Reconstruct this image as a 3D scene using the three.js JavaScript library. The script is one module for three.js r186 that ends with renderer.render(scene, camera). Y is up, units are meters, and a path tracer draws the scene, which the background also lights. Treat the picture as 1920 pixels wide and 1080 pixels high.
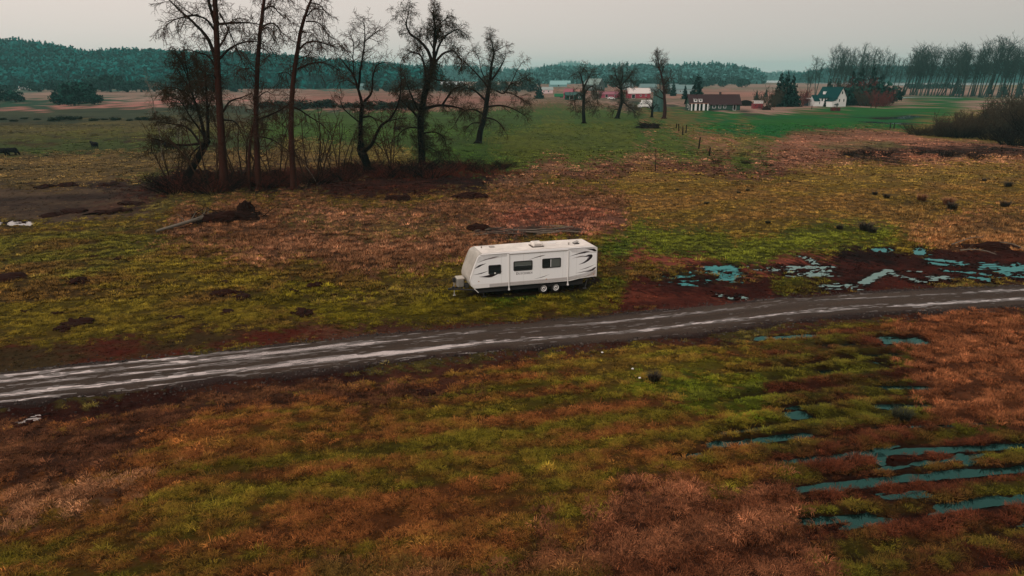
import * as THREE from 'three';
import { mergeGeometries } from 'three/addons/utils/BufferGeometryUtils.js';
import { RoundedBoxGeometry } from 'three/addons/geometries/RoundedBoxGeometry.js';
import { MarchingCubes } from 'three/addons/objects/MarchingCubes.js';

// ------------------------------------------------------------------ camera, sky, sun, exposure
const scene = new THREE.Scene();
const FOCAL = 1371, EYE = 14.3, PITCH = Math.atan(397 / FOCAL);      // a drone 14 m up, looking down by 16 degrees
const camera = new THREE.PerspectiveCamera(2 * Math.atan(540 / FOCAL) * 180 / Math.PI, 16 / 9, 0.5, 14000);
camera.position.set(0, EYE, 0);
camera.rotation.set(-PITCH, 0, 0);
scene.add(camera);
camera.updateMatrixWorld();

{ // an overcast sky, somewhat brighter towards the left
  const W = 512, H = 256, d = new Float32Array(W * H * 4);
  for (let r = 0; r < H; r++) for (let c = 0; c < W; c++) {
    const el = ((r + 0.5) / H - 0.5) * Math.PI, az = ((c + 0.5) / W - 0.5) * 2 * Math.PI;
    const toLeft = Math.cos(az - (-Math.PI / 2 - 1.15)) * Math.cos(Math.max(el, 0));
    const k = 1.24 * (1 + 0.165 * toLeft * 2) * (1 + 0.42 * Math.sin(Math.max(0, el)));
    const i = (r * W + c) * 4, w = 0.5 + 0.5 * toLeft;
    d[i] = (0.468 + 0.05 * w) * k; d[i + 1] = (0.424 + 0.018 * w) * k; d[i + 2] = (0.398 + 0.004 * w) * k; d[i + 3] = 1;
  }
  const sky = new THREE.DataTexture(d, W, H, THREE.RGBAFormat, THREE.FloatType);
  sky.mapping = THREE.EquirectangularReflectionMapping; sky.magFilter = THREE.LinearFilter; sky.minFilter = THREE.LinearFilter;
  sky.wrapS = THREE.RepeatWrapping; sky.needsUpdate = true;
  scene.background = sky; scene.environment = sky;
}
const sun = new THREE.DirectionalLight(new THREE.Color(1, 0.9, 0.83), 1.4);
sun.position.set(-70, 85, 60); sun.castShadow = true; sun.shadow.radius = 32;
sun.shadow.camera.left = sun.shadow.camera.bottom = -150; sun.shadow.camera.right = sun.shadow.camera.top = 150;
sun.shadow.camera.far = 600; sun.shadow.mapSize.set(2048, 2048);
sun.target.position.set(0, 0, -60);
scene.add(sun, sun.target);
scene.fog = new THREE.FogExp2(new THREE.Color(0.42, 0.95, 0.95), 0.00013);

const renderer = new THREE.WebGLRenderer({ antialias: true });
renderer.setSize(1024, 576);
renderer.toneMapping = THREE.LinearToneMapping;
renderer.toneMappingExposure = 1.0;
renderer.shadowMap.enabled = true;

// ------------------------------------------------------------------ small helpers
const V = (x, y, z) => new THREE.Vector3(x, y, z);
const lerp = (a, b, t) => a + (b - a) * t;
const clamp = (x, a = 0, b = 1) => x < a ? a : x > b ? b : x;
const smooth = (a, b, x) => { const t = clamp((x - a) / (b - a)); return t * t * (3 - 2 * t); };
function rng(seed) { let s = seed >>> 0; return () => { s = (s + 0x6D2B79F5) | 0; let t = Math.imul(s ^ (s >>> 15), 1 | s); t = (t + Math.imul(t ^ (t >>> 7), 61 | t)) ^ t; return ((t ^ (t >>> 14)) >>> 0) / 4294967296; }; }
const hash = (x, y, s) => { let h = Math.imul(x, 374761393) + Math.imul(y, 668265263) + Math.imul(s, 974634741) | 0; h = Math.imul(h ^ (h >>> 13), 1274126177); return ((h ^ (h >>> 16)) >>> 0) / 4294967296; };
function vnoise(x, y, s = 0) { // 0..1
  const xi = Math.floor(x), yi = Math.floor(y), fx = x - xi, fy = y - yi, u = fx * fx * (3 - 2 * fx), v = fy * fy * (3 - 2 * fy);
  return lerp(lerp(hash(xi, yi, s), hash(xi + 1, yi, s), u), lerp(hash(xi, yi + 1, s), hash(xi + 1, yi + 1, s), u), v);
}
function fbm(x, y, s = 0, o = 4) { let a = 0.5, r = 0, n = 0; for (let i = 0; i < o; i++) { r += a * vnoise(x, y, s + i * 17); n += a; x *= 2.03; y *= 2.03; a *= 0.5; } return r / n; }
// where the line of sight through a point of the 1920 x 1080 photograph meets a level or an upright plane
const sinP = Math.sin(PITCH), cosP = Math.cos(PITCH);
const sight = (u, v) => { const a = (u - 960) / FOCAL, b = (540 - v) / FOCAL; return [a, -sinP + b * cosP, -cosP - b * sinP]; };
const G = (u, v, h = 0) => { const d = sight(u, v), t = (h - EYE) / d[1]; return [d[0] * t, d[2] * t]; };
const at = (u, v, z) => { const d = sight(u, v), t = z / d[2]; return V(d[0] * t, EYE + d[1] * t, z); };
const lin = c => { c /= 255; return c <= 0.04045 ? c / 12.92 : ((c + 0.055) / 1.055) ** 2.4; };
// the base colour of a surface lying open to this sky that looks like r, g, b
const LIGHT = [1.12, 0.96, 0.86];
const tone = (r, g, b) => [lin(r) / LIGHT[0], lin(g) / LIGHT[1], lin(b) / LIGHT[2]];
const col = a => new THREE.Color().setRGB(a[0], a[1], a[2]);
const taken = {};
function numbered(name) { const n = taken[name] = (taken[name] ?? -1) + 1; return n ? name + '_' + String(n).padStart(3, '0') : name; }
function tag(o, label, category, group) { o.userData.label = label; o.userData.category = category; if (group) o.userData.group = group; return o; }
function thing(name, label, category, [x, y, z], turn = 0, group) {
  const o = new THREE.Group(); o.name = numbered(name); o.position.set(x, y, z); o.rotation.y = turn; scene.add(o);
  return tag(o, label, category, group);
}
function mesh(name, geometry, m, parent) {
  const o = new THREE.Mesh(Array.isArray(geometry) ? join(geometry) : geometry, m); o.name = parent ? name : numbered(name); o.castShadow = o.receiveShadow = true;
  (parent || scene).add(o); return o;
}
const each = (name, gs, m, parent) => gs.map(g => mesh(name, g, m, parent));
function join(gs) { return mergeGeometries(gs.map(g => { const n = g.index ? g.toNonIndexed() : g; for (const k of Object.keys(n.attributes)) if (!['position', 'normal', 'uv'].includes(k)) n.deleteAttribute(k); if (!n.attributes.uv) n.setAttribute('uv', new THREE.BufferAttribute(new Float32Array(n.attributes.position.count * 2), 2)); return n; })); }
function copyOf(o, label, group) { const c = o.clone(); c.name = numbered(o.name.replace(/_\d+$/, '')); c.userData = { ...o.userData }; if (label) c.userData.label = label; if (group) c.userData.group = group; scene.add(c); return c; }
const mat = (c, rough = 0.9, extra = {}) => new THREE.MeshPhysicalMaterial({ color: col(c), roughness: rough, metalness: 0, specularIntensity: rough > 0.75 ? 0.12 : 1, ...extra });
const box = (w, h, d, x = 0, y = 0, z = 0) => new THREE.BoxGeometry(w, h, d).translate(x, y, z);
const rbox = (w, h, d, r, x = 0, y = 0, z = 0) => new RoundedBoxGeometry(w, h, d, 2, r).translate(x, y, z);
const cyl = (r0, r1, h, n, x = 0, y = 0, z = 0) => new THREE.CylinderGeometry(r0, r1, h, n).translate(x, y, z);
function rod(a, b, r, n = 8, r2 = r) { const d = b.clone().sub(a), g = new THREE.CylinderGeometry(r2, r, d.length(), n); g.applyQuaternion(new THREE.Quaternion().setFromUnitVectors(V(0, 1, 0), d.clone().normalize())); return g.translate((a.x + b.x) / 2, (a.y + b.y) / 2, (a.z + b.z) / 2); }
function noiseTexture(size, fn, srgb) { const d = new Uint8Array(size * size * 4); for (let y = 0; y < size; y++) for (let x = 0; x < size; x++) { const c = fn(x / size, y / size), i = (y * size + x) * 4; d[i] = clamp(c[0]) * 255; d[i + 1] = clamp(c[1]) * 255; d[i + 2] = clamp(c[2]) * 255; d[i + 3] = 255; } const t = new THREE.DataTexture(d, size, size); t.wrapS = t.wrapT = THREE.RepeatWrapping; t.magFilter = THREE.LinearFilter; if (srgb) t.colorSpace = THREE.SRGBColorSpace; t.needsUpdate = true; return t; }
// a noise that repeats every 1
const tiled = (x, y, f, s) => { let r = 0, a = 0.5, n = 0; for (let k = 0; k < 4; k++) { const xi = Math.floor(x * f), yi = Math.floor(y * f), fx = x * f - xi, fy = y * f - yi, u = fx * fx * (3 - 2 * fx), v = fy * fy * (3 - 2 * fy), m = q => ((q % f) + f) % f; r += a * lerp(lerp(hash(m(xi), m(yi), s + k), hash(m(xi + 1), m(yi), s + k), u), lerp(hash(m(xi), m(yi + 1), s + k), hash(m(xi + 1), m(yi + 1), s + k), u), v); n += a; a *= 0.6; f *= 2; } return r / n; };
// ------------------------------------------------------------------ the lie of the land: road, furrows, puddles, fields
const ROAD_U = [[-500, 738, 830], [-200, 717, 797], [0, 698, 766], [300, 671, 731], [640, 637, 691], [960, 608, 656], [1160, 596, 635], [1540, 557, 595], [1920, 534, 577], [2300, 516, 556]];
const roadPts = ROAD_U.map(([u, a, b]) => { const f = G(u, a), n = G(u, b); return [(f[0] + n[0]) / 2, (f[1] + n[1]) / 2]; });
roadPts.unshift([roadPts[0][0] - 60, roadPts[0][1] + 17]); roadPts.push([roadPts.at(-1)[0] + 150, roadPts.at(-1)[1] - 30]);
const ROAD_HALF = 2.45;
const roadCurve = new THREE.CatmullRomCurve3(roadPts.map(p => V(p[0], 0, p[1])), false, 'centripetal');
const roadLine = roadCurve.getSpacedPoints(420);
function roadAcross(x, z) { // signed distance from the middle of the road (+ towards the camera side) and distance along
  const n = roadLine.length; let lo = 0, hi = n - 1;
  while (hi - lo > 1) { const m = (lo + hi) >> 1; if (roadLine[m].x < x) lo = m; else hi = m; }
  let best = 1e9, out = [0, 0];
  for (let i = Math.max(0, lo - 3); i < Math.min(n - 1, lo + 4); i++) {
    const a = roadLine[i], b = roadLine[i + 1], dx = b.x - a.x, dz = b.z - a.z, l = Math.hypot(dx, dz), t = clamp(((x - a.x) * dx + (z - a.z) * dz) / (l * l));
    const px = x - a.x - dx * t, pz = z - a.z - dz * t, d = Math.hypot(px, pz);
    if (d < best) { best = d; out = [(dx * pz - dz * px) / l > 0 ? d : -d, (i + t) * l]; }
  }
  return out;
}
const RD = 14.5 * Math.PI / 180, RCX = Math.cos(RD), RCZ = -Math.sin(RD);       // the way the field rows run, along the road
const along = (x, z) => x * RCX + z * RCZ, across = (x, z) => -x * RCZ + z * RCX;

const inPoly = (p, x, z) => { let c = false; for (let i = 0, j = p.length - 1; i < p.length; j = i++) if ((p[i][1] > z) !== (p[j][1] > z) && x < (p[j][0] - p[i][0]) * (z - p[i][1]) / (p[j][1] - p[i][1]) + p[i][0]) c = !c; return c; };
const ZONES = [];
// a patch of ground: outline seen in the photograph, the two colours that mix in it, what grows (0 bare, 1 short green, 2 dead and long), patchiness, raggedness of its edge
function zone(outline, a, b, grow = 1, scale = 6, ragged = 1) {
  const poly = outline.map(([u, v]) => G(u, Math.max(v, 146)));
  const xs = poly.map(p => p[0]), zs = poly.map(p => p[1]);
  ZONES.push({ poly, a: tone(...a), b: tone(...b), grow, scale, ragged, x0: Math.min(...xs), x1: Math.max(...xs), z0: Math.min(...zs), z1: Math.max(...zs), s: ZONES.length * 31 });
}
// far plain
zone([[-900, 146], [2900, 146], [2900, 216], [-900, 216]], [150, 112, 96], [112, 92, 74], 0, 90);
zone([[-900, 163], [700, 163], [700, 171], [-900, 172]], [20, 72, 58], [60, 84, 70], 0, 60);
zone([[-900, 171], [620, 170], [1000, 182], [760, 196], [-900, 202]], [146, 112, 96], [122, 96, 80], 0, 50);
zone([[-900, 188], [150, 186], [196, 191], [180, 199], [-900, 200]], [28, 62, 42], [40, 58, 40], 0, 25);
zone([[-900, 198], [120, 199], [345, 192], [330, 204], [-900, 209]], [172, 108, 96], [150, 98, 84], 0, 30);
zone([[470, 166], [760, 168], [990, 180], [1000, 200], [860, 206], [560, 202]], [142, 92, 78], [118, 84, 68], 0, 30);
zone([[-900, 208], [330, 203], [700, 204], [760, 232], [-900, 231]], [58, 60, 40], [44, 48, 32], 0, 16);
zone([[-900, 229], [520, 226], [540, 264], [-900, 266]], [78, 66, 32], [58, 50, 28], 1, 12);
zone([[-900, 250], [60, 252], [160, 247], [480, 249], [480, 262], [-900, 265]], [84, 78, 28], [64, 60, 24], 1, 9);
zone([[-900, 265], [540, 262], [520, 290], [330, 292], [200, 287], [-900, 296]], [54, 60, 24], [46, 50, 22], 1, 10);
zone([[-900, 292], [200, 286], [340, 290], [540, 286], [690, 292], [700, 350], [-900, 356]], [104, 78, 44], [78, 60, 34], 1, 8);
zone([[230, 330], [330, 318], [345, 340], [260, 350]], [64, 68, 24], [70, 62, 26], 1, 5);
zone([[-900, 226], [125, 225], [130, 228], [-900, 230]], [30, 30, 20], [40, 36, 22], 0, 10);
zone([[-900, 265], [30, 262], [260, 258], [440, 259], [430, 263], [60, 266], [-900, 269]], [44, 30, 14], [62, 46, 20], 0, 8, 1.5);
zone([[-900, 291], [60, 289], [200, 285], [200, 288], [60, 292], [-900, 295]], [48, 34, 18], [66, 48, 26], 0, 6, 1.5);
// pastures of the middle distance
zone([[480, 216], [720, 202], [1000, 200], [1260, 213], [1290, 248], [1335, 303], [1180, 314], [900, 328], [800, 318], [740, 268], [480, 262]], [54, 72, 24], [46, 60, 20], 1, 14);
zone([[860, 245], [1270, 232], [1310, 285], [1330, 303], [1180, 312], [930, 322]], [74, 76, 24], [60, 66, 22], 1, 8, 2);
zone([[985, 193], [1240, 200], [1250, 207], [1100, 206], [990, 208]], [104, 74, 48], [88, 66, 42], 0, 20);
zone([[1010, 164], [1480, 163], [1480, 182], [1240, 184], [1010, 182]], [160, 104, 88], [128, 92, 76], 0, 50);
zone([[1362, 166], [1420, 165], [1424, 171], [1372, 173]], [20, 92, 52], [30, 86, 50], 0, 50);
zone([[1120, 176], [1240, 176], [1230, 186], [1130, 188]], [40, 62, 38], [56, 58, 38], 0, 20);
zone([[1180, 190], [1300, 196], [1310, 212], [1180, 214]], [58, 50, 40], [44, 40, 30], 0, 12);
zone([[1262, 207], [1490, 203], [1660, 198], [1700, 188], [1860, 184], [2200, 190], [1780, 225], [1700, 238], [1630, 244], [1320, 249], [1285, 236]], [12, 70, 28], [26, 74, 22], 1, 16);
zone([[1690, 178], [1980, 178], [1980, 182], [1690, 182]], [110, 72, 66], [96, 66, 60], 0, 30);
zone([[1680, 184], [1790, 184], [1800, 190], [1690, 196]], [30, 62, 32], [36, 76, 34], 1, 30);
zone([[1738, 198], [1765, 188], [1810, 186], [1790, 195]], [140, 72, 46], [120, 66, 44], 0, 30);
zone([[1250, 205], [1300, 204], [1320, 250], [1345, 285], [1318, 285], [1286, 246]], [96, 78, 38], [84, 68, 34], 2, 8);
zone([[1480, 209], [1530, 206], [1560, 214], [1520, 218]], [96, 64, 40], [70, 60, 34], 1, 10);
// dry grass and ditch line across the picture
zone([[1326, 252], [1480, 246], [1640, 243], [1760, 262], [2300, 300], [2300, 330], [1920, 328], [1700, 312], [1560, 300], [1330, 312]], [136, 86, 64], [104, 66, 48], 2, 7, 1.5);
zone([[1400, 243], [1560, 240], [1640, 244], [1560, 254], [1420, 252]], [66, 40, 22], [84, 60, 36], 2, 6);
zone([[1500, 268], [1640, 262], [1700, 276], [1560, 284]], [88, 74, 42], [110, 76, 52], 1, 7);
zone([[1545, 284], [1720, 276], [1860, 282], [2300, 300], [2300, 320], [1850, 306], [1620, 305]], [52, 26, 18], [34, 20, 12], 2, 6, 1.5);
zone([[1640, 292], [1760, 288], [1800, 296], [1700, 303]], [140, 84, 60], [120, 76, 56], 2, 6);
zone([[1700, 300], [2400, 306], [2400, 330], [1840, 326]], [140, 92, 62], [110, 72, 48], 2, 6);
zone([[-900, 356], [200, 348], [330, 334], [420, 332], [620, 322], [780, 308], [900, 320], [1010, 324], [900, 344], [640, 362], [450, 372], [200, 382], [-900, 388]], [34, 9, 6], [54, 22, 13], 1, 6, 2);
zone([[-900, 352], [190, 345], [270, 372], [250, 420], [60, 432], [-900, 436]], [80, 60, 44], [46, 30, 24], 0, 5, 2);
zone([[120, 385], [240, 376], [260, 398], [160, 404]], [44, 22, 16], [70, 44, 32], 0, 3, 2);
zone([[880, 326], [1330, 300], [1560, 292], [1570, 312], [1330, 322], [1140, 342], [900, 352]], [122, 82, 58], [88, 50, 36], 2, 5, 2);
// the big field round the trailer
zone([[-900, 426], [250, 410], [470, 372], [900, 350], [1330, 320], [1600, 306], [2300, 330], [2300, 520], [1920, 545], [1540, 565], [1160, 604], [640, 650], [0, 705], [-900, 760]], [102, 82, 24], [88, 60, 26], 1, 3.4, 1.5);
zone([[-900, 440], [40, 430], [260, 415], [330, 450], [250, 500], [100, 520], [-900, 560]], [88, 78, 26], [92, 64, 30], 1, 3, 2);
zone([[290, 452], [400, 402], [470, 388], [700, 372], [900, 352], [1190, 372], [1215, 420], [1150, 448], [960, 452], [860, 470], [700, 492], [520, 512], [400, 478]], [126, 82, 58], [98, 62, 40], 2, 3.5, 3);
zone([[560, 414], [700, 398], [820, 400], [800, 420], [640, 440]], [96, 82, 34], [108, 78, 44], 1, 4, 3);
zone([[900, 395], [1000, 388], [1120, 400], [1200, 425], [1120, 445], [880, 450]], [120, 68, 50], [140, 88, 68], 2, 3, 2);
zone([[880, 432], [1060, 426], [1070, 448], [890, 452]], [64, 46, 34], [44, 36, 26], 0, 2, 2);
zone([[1140, 345], [1330, 324], [1600, 308], [2300, 334], [2300, 440], [1760, 450], [1500, 452], [1180, 452], [1220, 400]], [114, 86, 34], [126, 88, 44], 1, 4, 2);
zone([[1120, 452], [1300, 425], [1560, 418], [1700, 424], [1660, 456], [1540, 468], [1380, 474], [1200, 488], [1110, 484]], [96, 94, 26], [84, 82, 24], 1, 4, 2);
zone([[1740, 452], [1800, 425], [2300, 400], [2300, 480], [1920, 476], [1800, 470]], [140, 92, 56], [112, 76, 44], 2, 4, 2);
zone([[1640, 395], [1760, 380], [1840, 395], [1760, 420], [1660, 415]], [120, 86, 44], [82, 60, 30], 2, 3, 2);
zone([[440, 575], [560, 535], [850, 532], [1130, 518], [1230, 545], [1110, 590], [700, 612], [600, 605]], [96, 80, 16], [82, 66, 16], 1, 4, 2);
zone([[600, 560], [760, 520], [860, 512], [862, 520], [780, 532], [640, 572]], [78, 56, 28], [90, 70, 30], 1, 3, 2);
zone([[1110, 470], [1190, 458], [1260, 464], [1190, 490], [1120, 498]], [76, 84, 24], [72, 74, 22], 1, 3, 2);
zone([[870, 556], [1100, 538], [1160, 524], [1170, 540], [1040, 566], [880, 572]], [60, 74, 14], [74, 66, 16], 1, 3, 2);
zone([[1180, 498], [1270, 482], [1440, 468], [1560, 474], [1480, 490], [1300, 500], [1230, 512]], [122, 58, 44], [96, 50, 34], 0, 3, 2);
zone([[1130, 592], [1190, 548], [1252, 528], [1400, 496], [1540, 486], [1556, 466], [1640, 462], [1690, 478], [1730, 482], [1800, 470], [2300, 484], [2300, 520], [1920, 538], [1540, 562], [1300, 586], [1160, 604]], [38, 11, 7], [62, 22, 14], 0, 3, 1.5);
zone([[1180, 585], [1240, 556], [1340, 545], [1420, 555], [1330, 578]], [66, 26, 18], [92, 42, 28], 0, 2, 2);
zone([[1376, 512], [1480, 516], [1552, 520], [1510, 546], [1420, 542]], [88, 82, 18], [76, 62, 18], 1, 3, 2);
zone([[1560, 470], [1640, 465], [1690, 482], [1640, 500], [1570, 490]], [18, 5, 4], [28, 9, 6], 0, 3, 2);
// verges of the road
zone([[-900, 700], [0, 652], [160, 628], [300, 638], [480, 622], [640, 612], [760, 590], [1000, 596], [1150, 590], [1160, 600], [640, 642], [0, 705], [-900, 770]], [72, 26, 16], [56, 40, 20], 0, 2, 2);
zone([[600, 622], [660, 588], [720, 592], [760, 612], [640, 640]], [86, 50, 34], [62, 34, 24], 0, 2, 2);
zone([[-900, 800], [0, 764], [300, 728], [640, 688], [960, 653], [1300, 616], [1560, 594], [2300, 552], [2300, 575], [1580, 610], [1300, 648], [960, 680], [640, 722], [300, 765], [0, 806], [-900, 850]], [40, 14, 8], [66, 34, 22], 0, 1.6, 2);
// foreground
const FORE = ZONES.length;
zone([[-900, 840], [0, 800], [300, 764], [640, 720], [960, 678], [1300, 645], [1580, 608], [2300, 570], [2600, 1400], [-1400, 1400]], [88, 74, 20], [108, 60, 30], 1, 2.0, 1);
zone([[-900, 850], [0, 800], [300, 764], [640, 718], [820, 700], [840, 730], [600, 760], [330, 800], [200, 850], [160, 890], [-900, 960]], [88, 52, 34], [62, 34, 22], 1, 2, 2.5);
zone([[760, 700], [860, 688], [850, 720], [800, 748], [765, 735]], [50, 22, 14], [66, 34, 22], 0, 1.5, 2);
zone([[-60, 980], [50, 915], [190, 885], [260, 884], [200, 915], [60, 985], [-60, 1010]], [126, 84, 58], [104, 64, 42], 2, 1.4, 3);
zone([[1040, 680], [1240, 660], [1420, 640], [1410, 760], [1240, 760], [1080, 730]], [104, 90, 24], [110, 80, 30], 1, 2, 2.5);
zone([[1240, 720], [1330, 690], [1410, 720], [1400, 775], [1300, 770]], [84, 86, 18], [78, 76, 20], 1, 2, 2);
zone([[1060, 1200], [1100, 985], [1250, 905], [1420, 888], [1500, 930], [1490, 1000], [1600, 1060], [1700, 1200]], [112, 66, 44], [76, 40, 24], 2, 1.0, 3);
zone([[560, 1200], [620, 1055], [760, 1035], [900, 1060], [1100, 1020], [1200, 1200]], [104, 62, 38], [82, 58, 24], 2, 1.0, 3);
zone([[1690, 628], [1760, 604], [2300, 580], [2400, 860], [1960, 840], [1850, 800], [1740, 730]], [128, 74, 46], [96, 52, 30], 2, 1.2, 3);
zone([[1330, 655], [1560, 615], [1700, 622], [1760, 735], [1860, 805], [2400, 860], [2600, 1300], [1640, 1300], [1490, 970], [1480, 900], [1360, 850], [1420, 760]], [80, 72, 20], [76, 36, 22], 1, 1.2, 2);
for (let i = FORE; i < ZONES.length; i++) ZONES[i].fore = true;
const WETLAND = [[1360, 690], [1700, 640], [1760, 735], [2400, 800], [2600, 1100], [1600, 1100], [1480, 960], [1300, 870]].map(([u, v]) => G(u, v));
const DEFAULT = { a: tone(104, 84, 40), b: tone(84, 70, 32), grow: 1, scale: 9, s: 999 };
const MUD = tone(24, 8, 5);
const UNDER_SHADE = [[868, 556], [900, 540], [1118, 520], [1128, 531], [1096, 545], [960, 560]].map(([u, v]) => G(u, v));  // ground painted dark below the trailer as its contact shade

// puddles: a line along each, its half width, how ragged, bright (mud film on the road) or deep
const PUDDLES = [];
function puddle(points, half, kind, label, ragged = 0.9) {
  const p = points.map(([u, v]) => G(u, v)), xs = p.map(q => q[0]), zs = p.map(q => q[1]), m = half * 2.2 + 0.4;
  PUDDLES.push({ p, half, kind, label, ragged, s: PUDDLES.length * 13 + 400, x0: Math.min(...xs) - m, x1: Math.max(...xs) + m, z0: Math.min(...zs) - m, z1: Math.max(...zs) + m });
}
puddle([[1335, 833], [1420, 824], [1512, 814]], 0.27, 'deep', 'narrow strip of teal standing water in the marshy rows, topmost long strip', 0.5);
puddle([[1470, 866], [1600, 853], [1720, 845], [1800, 840], [1930, 832]], 0.23, 'deep', 'long thin ribbon of standing water between two marshy rows', 0.7);
puddle([[1650, 850], [1652, 866]], 0.24, 'deep', 'short side arm of water below the long thin ribbon', 0.4);
puddle([[1500, 918], [1640, 901], [1760, 889], [1940, 875]], 0.27, 'deep', 'longest and widest ribbon of teal water in the foreground marsh', 0.45);
puddle([[1500, 976], [1560, 971], [1632, 964]], 0.21, 'deep', 'short ribbon of water nearest the bottom edge of the marsh', 0.5);
puddle([[1765, 950], [1850, 940], [1960, 931]], 0.29, 'deep', 'ribbon of water leaving the right edge low in the marsh', 0.6);
puddle([[1655, 929], [1690, 926], [1740, 925]], 0.20, 'deep', 'faint small pool below the widest ribbon of water', 1.2);
puddle([[1480, 776], [1506, 776]], 0.44, 'deep', 'small wedge of water alone among brown tussocks', 0.9);
puddle([[1640, 762], [1700, 760], [1762, 761]], 0.21, 'deep', 'thin strip of water left of the dark tussock in the marsh', 0.8);
puddle([[1640, 726], [1690, 725], [1735, 725]], 0.20, 'deep', 'thin strip of water beside the orange dry grass', 0.8);
puddle([[1640, 802], [1720, 798], [1860, 793]], 0.12, 'deep', 'hair-thin line of water below the dark tussock', 1.1);
puddle([[1800, 858], [1820, 864]], 0.35, 'deep', 'small mossy pool near the right edge', 1.6);
puddle([[1455, 633], [1490, 631], [1530, 628]], 0.32, 'deep', 'pale strip of water right beside the lower road verge', 0.9);
puddle([[1420, 634], [1430, 632]], 0.27, 'deep', 'tiny pool at the left end of the lower verge water', 0.9);
puddle([[1660, 637], [1690, 637], [1718, 640]], 0.66, 'deep', 'broad pale pool at the edge of the orange dry grass', 0.9);
puddle([[1540, 648], [1600, 645]], 0.21, 'deep', 'thin pale pool below the verge water', 0.8);
puddle([[1620, 667], [1676, 663]], 0.21, 'deep', 'thin pale pool left of the orange grass, second row', 0.9);
puddle([[1575, 674], [1600, 674]], 0.27, 'deep', 'little round pool in the upper marsh, third row', 1.0);
puddle([[1640, 680], [1662, 681]], 0.27, 'deep', 'little pool right of the third row', 1.1);
puddle([[1540, 697], [1570, 694]], 0.27, 'deep', 'little pool left in the upper marsh, fourth row', 1.1);
puddle([[1280, 524], [1310, 514], [1340, 512], [1362, 508]], 1.0, 'pond', 'ragged teal pool right of the trailer, largest of the mud area', 2.0);
puddle([[1340, 503], [1364, 500], [1366, 520]], 0.9, 'pond', 'upper lobe of the ragged teal pool right of the trailer', 1.2);
puddle([[1424, 504], [1452, 505]], 0.7, 'pale', 'pale flat pool in the mud between trailer and wheel ruts', 1.2);
puddle([[1478, 501], [1552, 500]], 0.45, 'pale', 'long straight pale pool in the mud, upper of two', 0.8);
puddle([[1480, 513], [1510, 513], [1552, 511]], 0.6, 'pale', 'long pale pool in the mud, lower of two', 1.4);
puddle([[1500, 480], [1516, 483], [1530, 495]], 0.25, 'pale', 'small pale trickle of water above the two long pools', 1.2);
puddle([[1558, 536], [1585, 534]], 0.6, 'pale', 'broken pale pool just above the gravel road', 2.0);
puddle([[1620, 529], [1650, 512], [1668, 506]], 0.35, 'rut', 'straight wheel rut full of pale water, slanting up right', 0.6);
puddle([[1674, 512], [1700, 520], [1728, 527]], 0.34, 'rut', 'wheel rut full of pale water, slanting down right', 1.2);
puddle([[1700, 507], [1726, 508]], 0.2, 'rut', 'thin pale water line above the slanting ruts', 0.8);
puddle([[1750, 522], [1775, 518]], 0.4, 'pale', 'small pale pool under the striped teal pools', 0.9);
puddle([[1746, 486], [1798, 491], [1800, 497]], 0.42, 'pond', 'striped teal pool at the upper right of the mud', 1.3);
puddle([[1746, 493], [1790, 497]], 0.35, 'pond', 'second teal stripe of water in the mud', 1.0);
puddle([[1790, 507], [1820, 510], [1850, 514]], 0.45, 'pond', 'teal pool of several streaks left of the large pond', 1.6);
puddle([[1815, 517], [1845, 522]], 0.4, 'pond', 'pale pool below the streaky teal pool', 1.0);
puddle([[1870, 502], [1900, 503], [1990, 506]], 1.2, 'pond', 'large bright teal pond cut by the right edge of the photo', 0.8);
puddle([[1900, 516], [1940, 521]], 0.5, 'pond', 'small teal pool under the large pond', 1.0);
puddle([[1655, 468], [1680, 468]], 0.5, 'pond', 'small teal pool at the top of the mud area', 1.4);
puddle([[1720, 466], [1728, 475]], 0.45, 'pond', 'small teal pool on the grass edge above the mud', 1.2);
puddle([[1344, 550], [1356, 553]], 0.28, 'rut', 'tiny pale pool in the brown mud below the ragged pool, leftmost', 0.9);
puddle([[1366, 555], [1376, 558]], 0.28, 'rut', 'tiny pale pool in the brown mud below the ragged pool, middle', 0.9);
puddle([[1386, 554], [1396, 557]], 0.24, 'rut', 'tiny pale pool in the brown mud below the ragged pool, right', 0.9);
puddle([[-80, 414], [0, 418], [42, 420]], 1.0, 'film', 'pale muddy pool at the left edge below the trees', 1.5);
puddle([[1660, 222], [1720, 218]], 3.2, 'pond', 'pale flooded patch in the bright green meadow, upper', 2.0);
puddle([[1640, 229], [1700, 232]], 2.4, 'pond', 'pale flooded patch in the bright green meadow, lower', 2.2);
puddle([[40, 790], [70, 780]], 0.16, 'film', 'pale pool below the road at the left edge', 1.0);
function puddleField(q, x, z) { // above 0 is water
  let d = 1e9;
  for (let i = 0; i + 1 < q.p.length; i++) { const a = q.p[i], b = q.p[i + 1], dx = b[0] - a[0], dz = b[1] - a[1], t = clamp(((x - a[0]) * dx + (z - a[1]) * dz) / (dx * dx + dz * dz)); d = Math.min(d, Math.hypot(x - a[0] - dx * t, z - a[1] - dz * t)); }
  const s = along(x, z), t = across(x, z), k = q.half;
  const broken = q.kind === 'pond' || q.kind === 'pale' || q.kind === 'film' ? 1 : q.kind === 'rut' ? 0.6 : 0, far = Math.max(1, -z / 60);
  return 1 - 0.2 * broken - d / (q.half * (1 + 0.35 * broken)) + q.ragged * (fbm(s / (k * 1.5 + 0.3), t / (k * 0.5 + 0.08), q.s, 5) - 0.54) * lerp(2.2, 1.3, broken)
    + (broken ? 3.3 * broken : 0.9) * (fbm((s * 0.93 + x * 0.07) / (0.75 * far), t / (0.17 * far), q.s + 7, 4) - 0.52) * Math.min(1.2, q.ragged);
}
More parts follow.
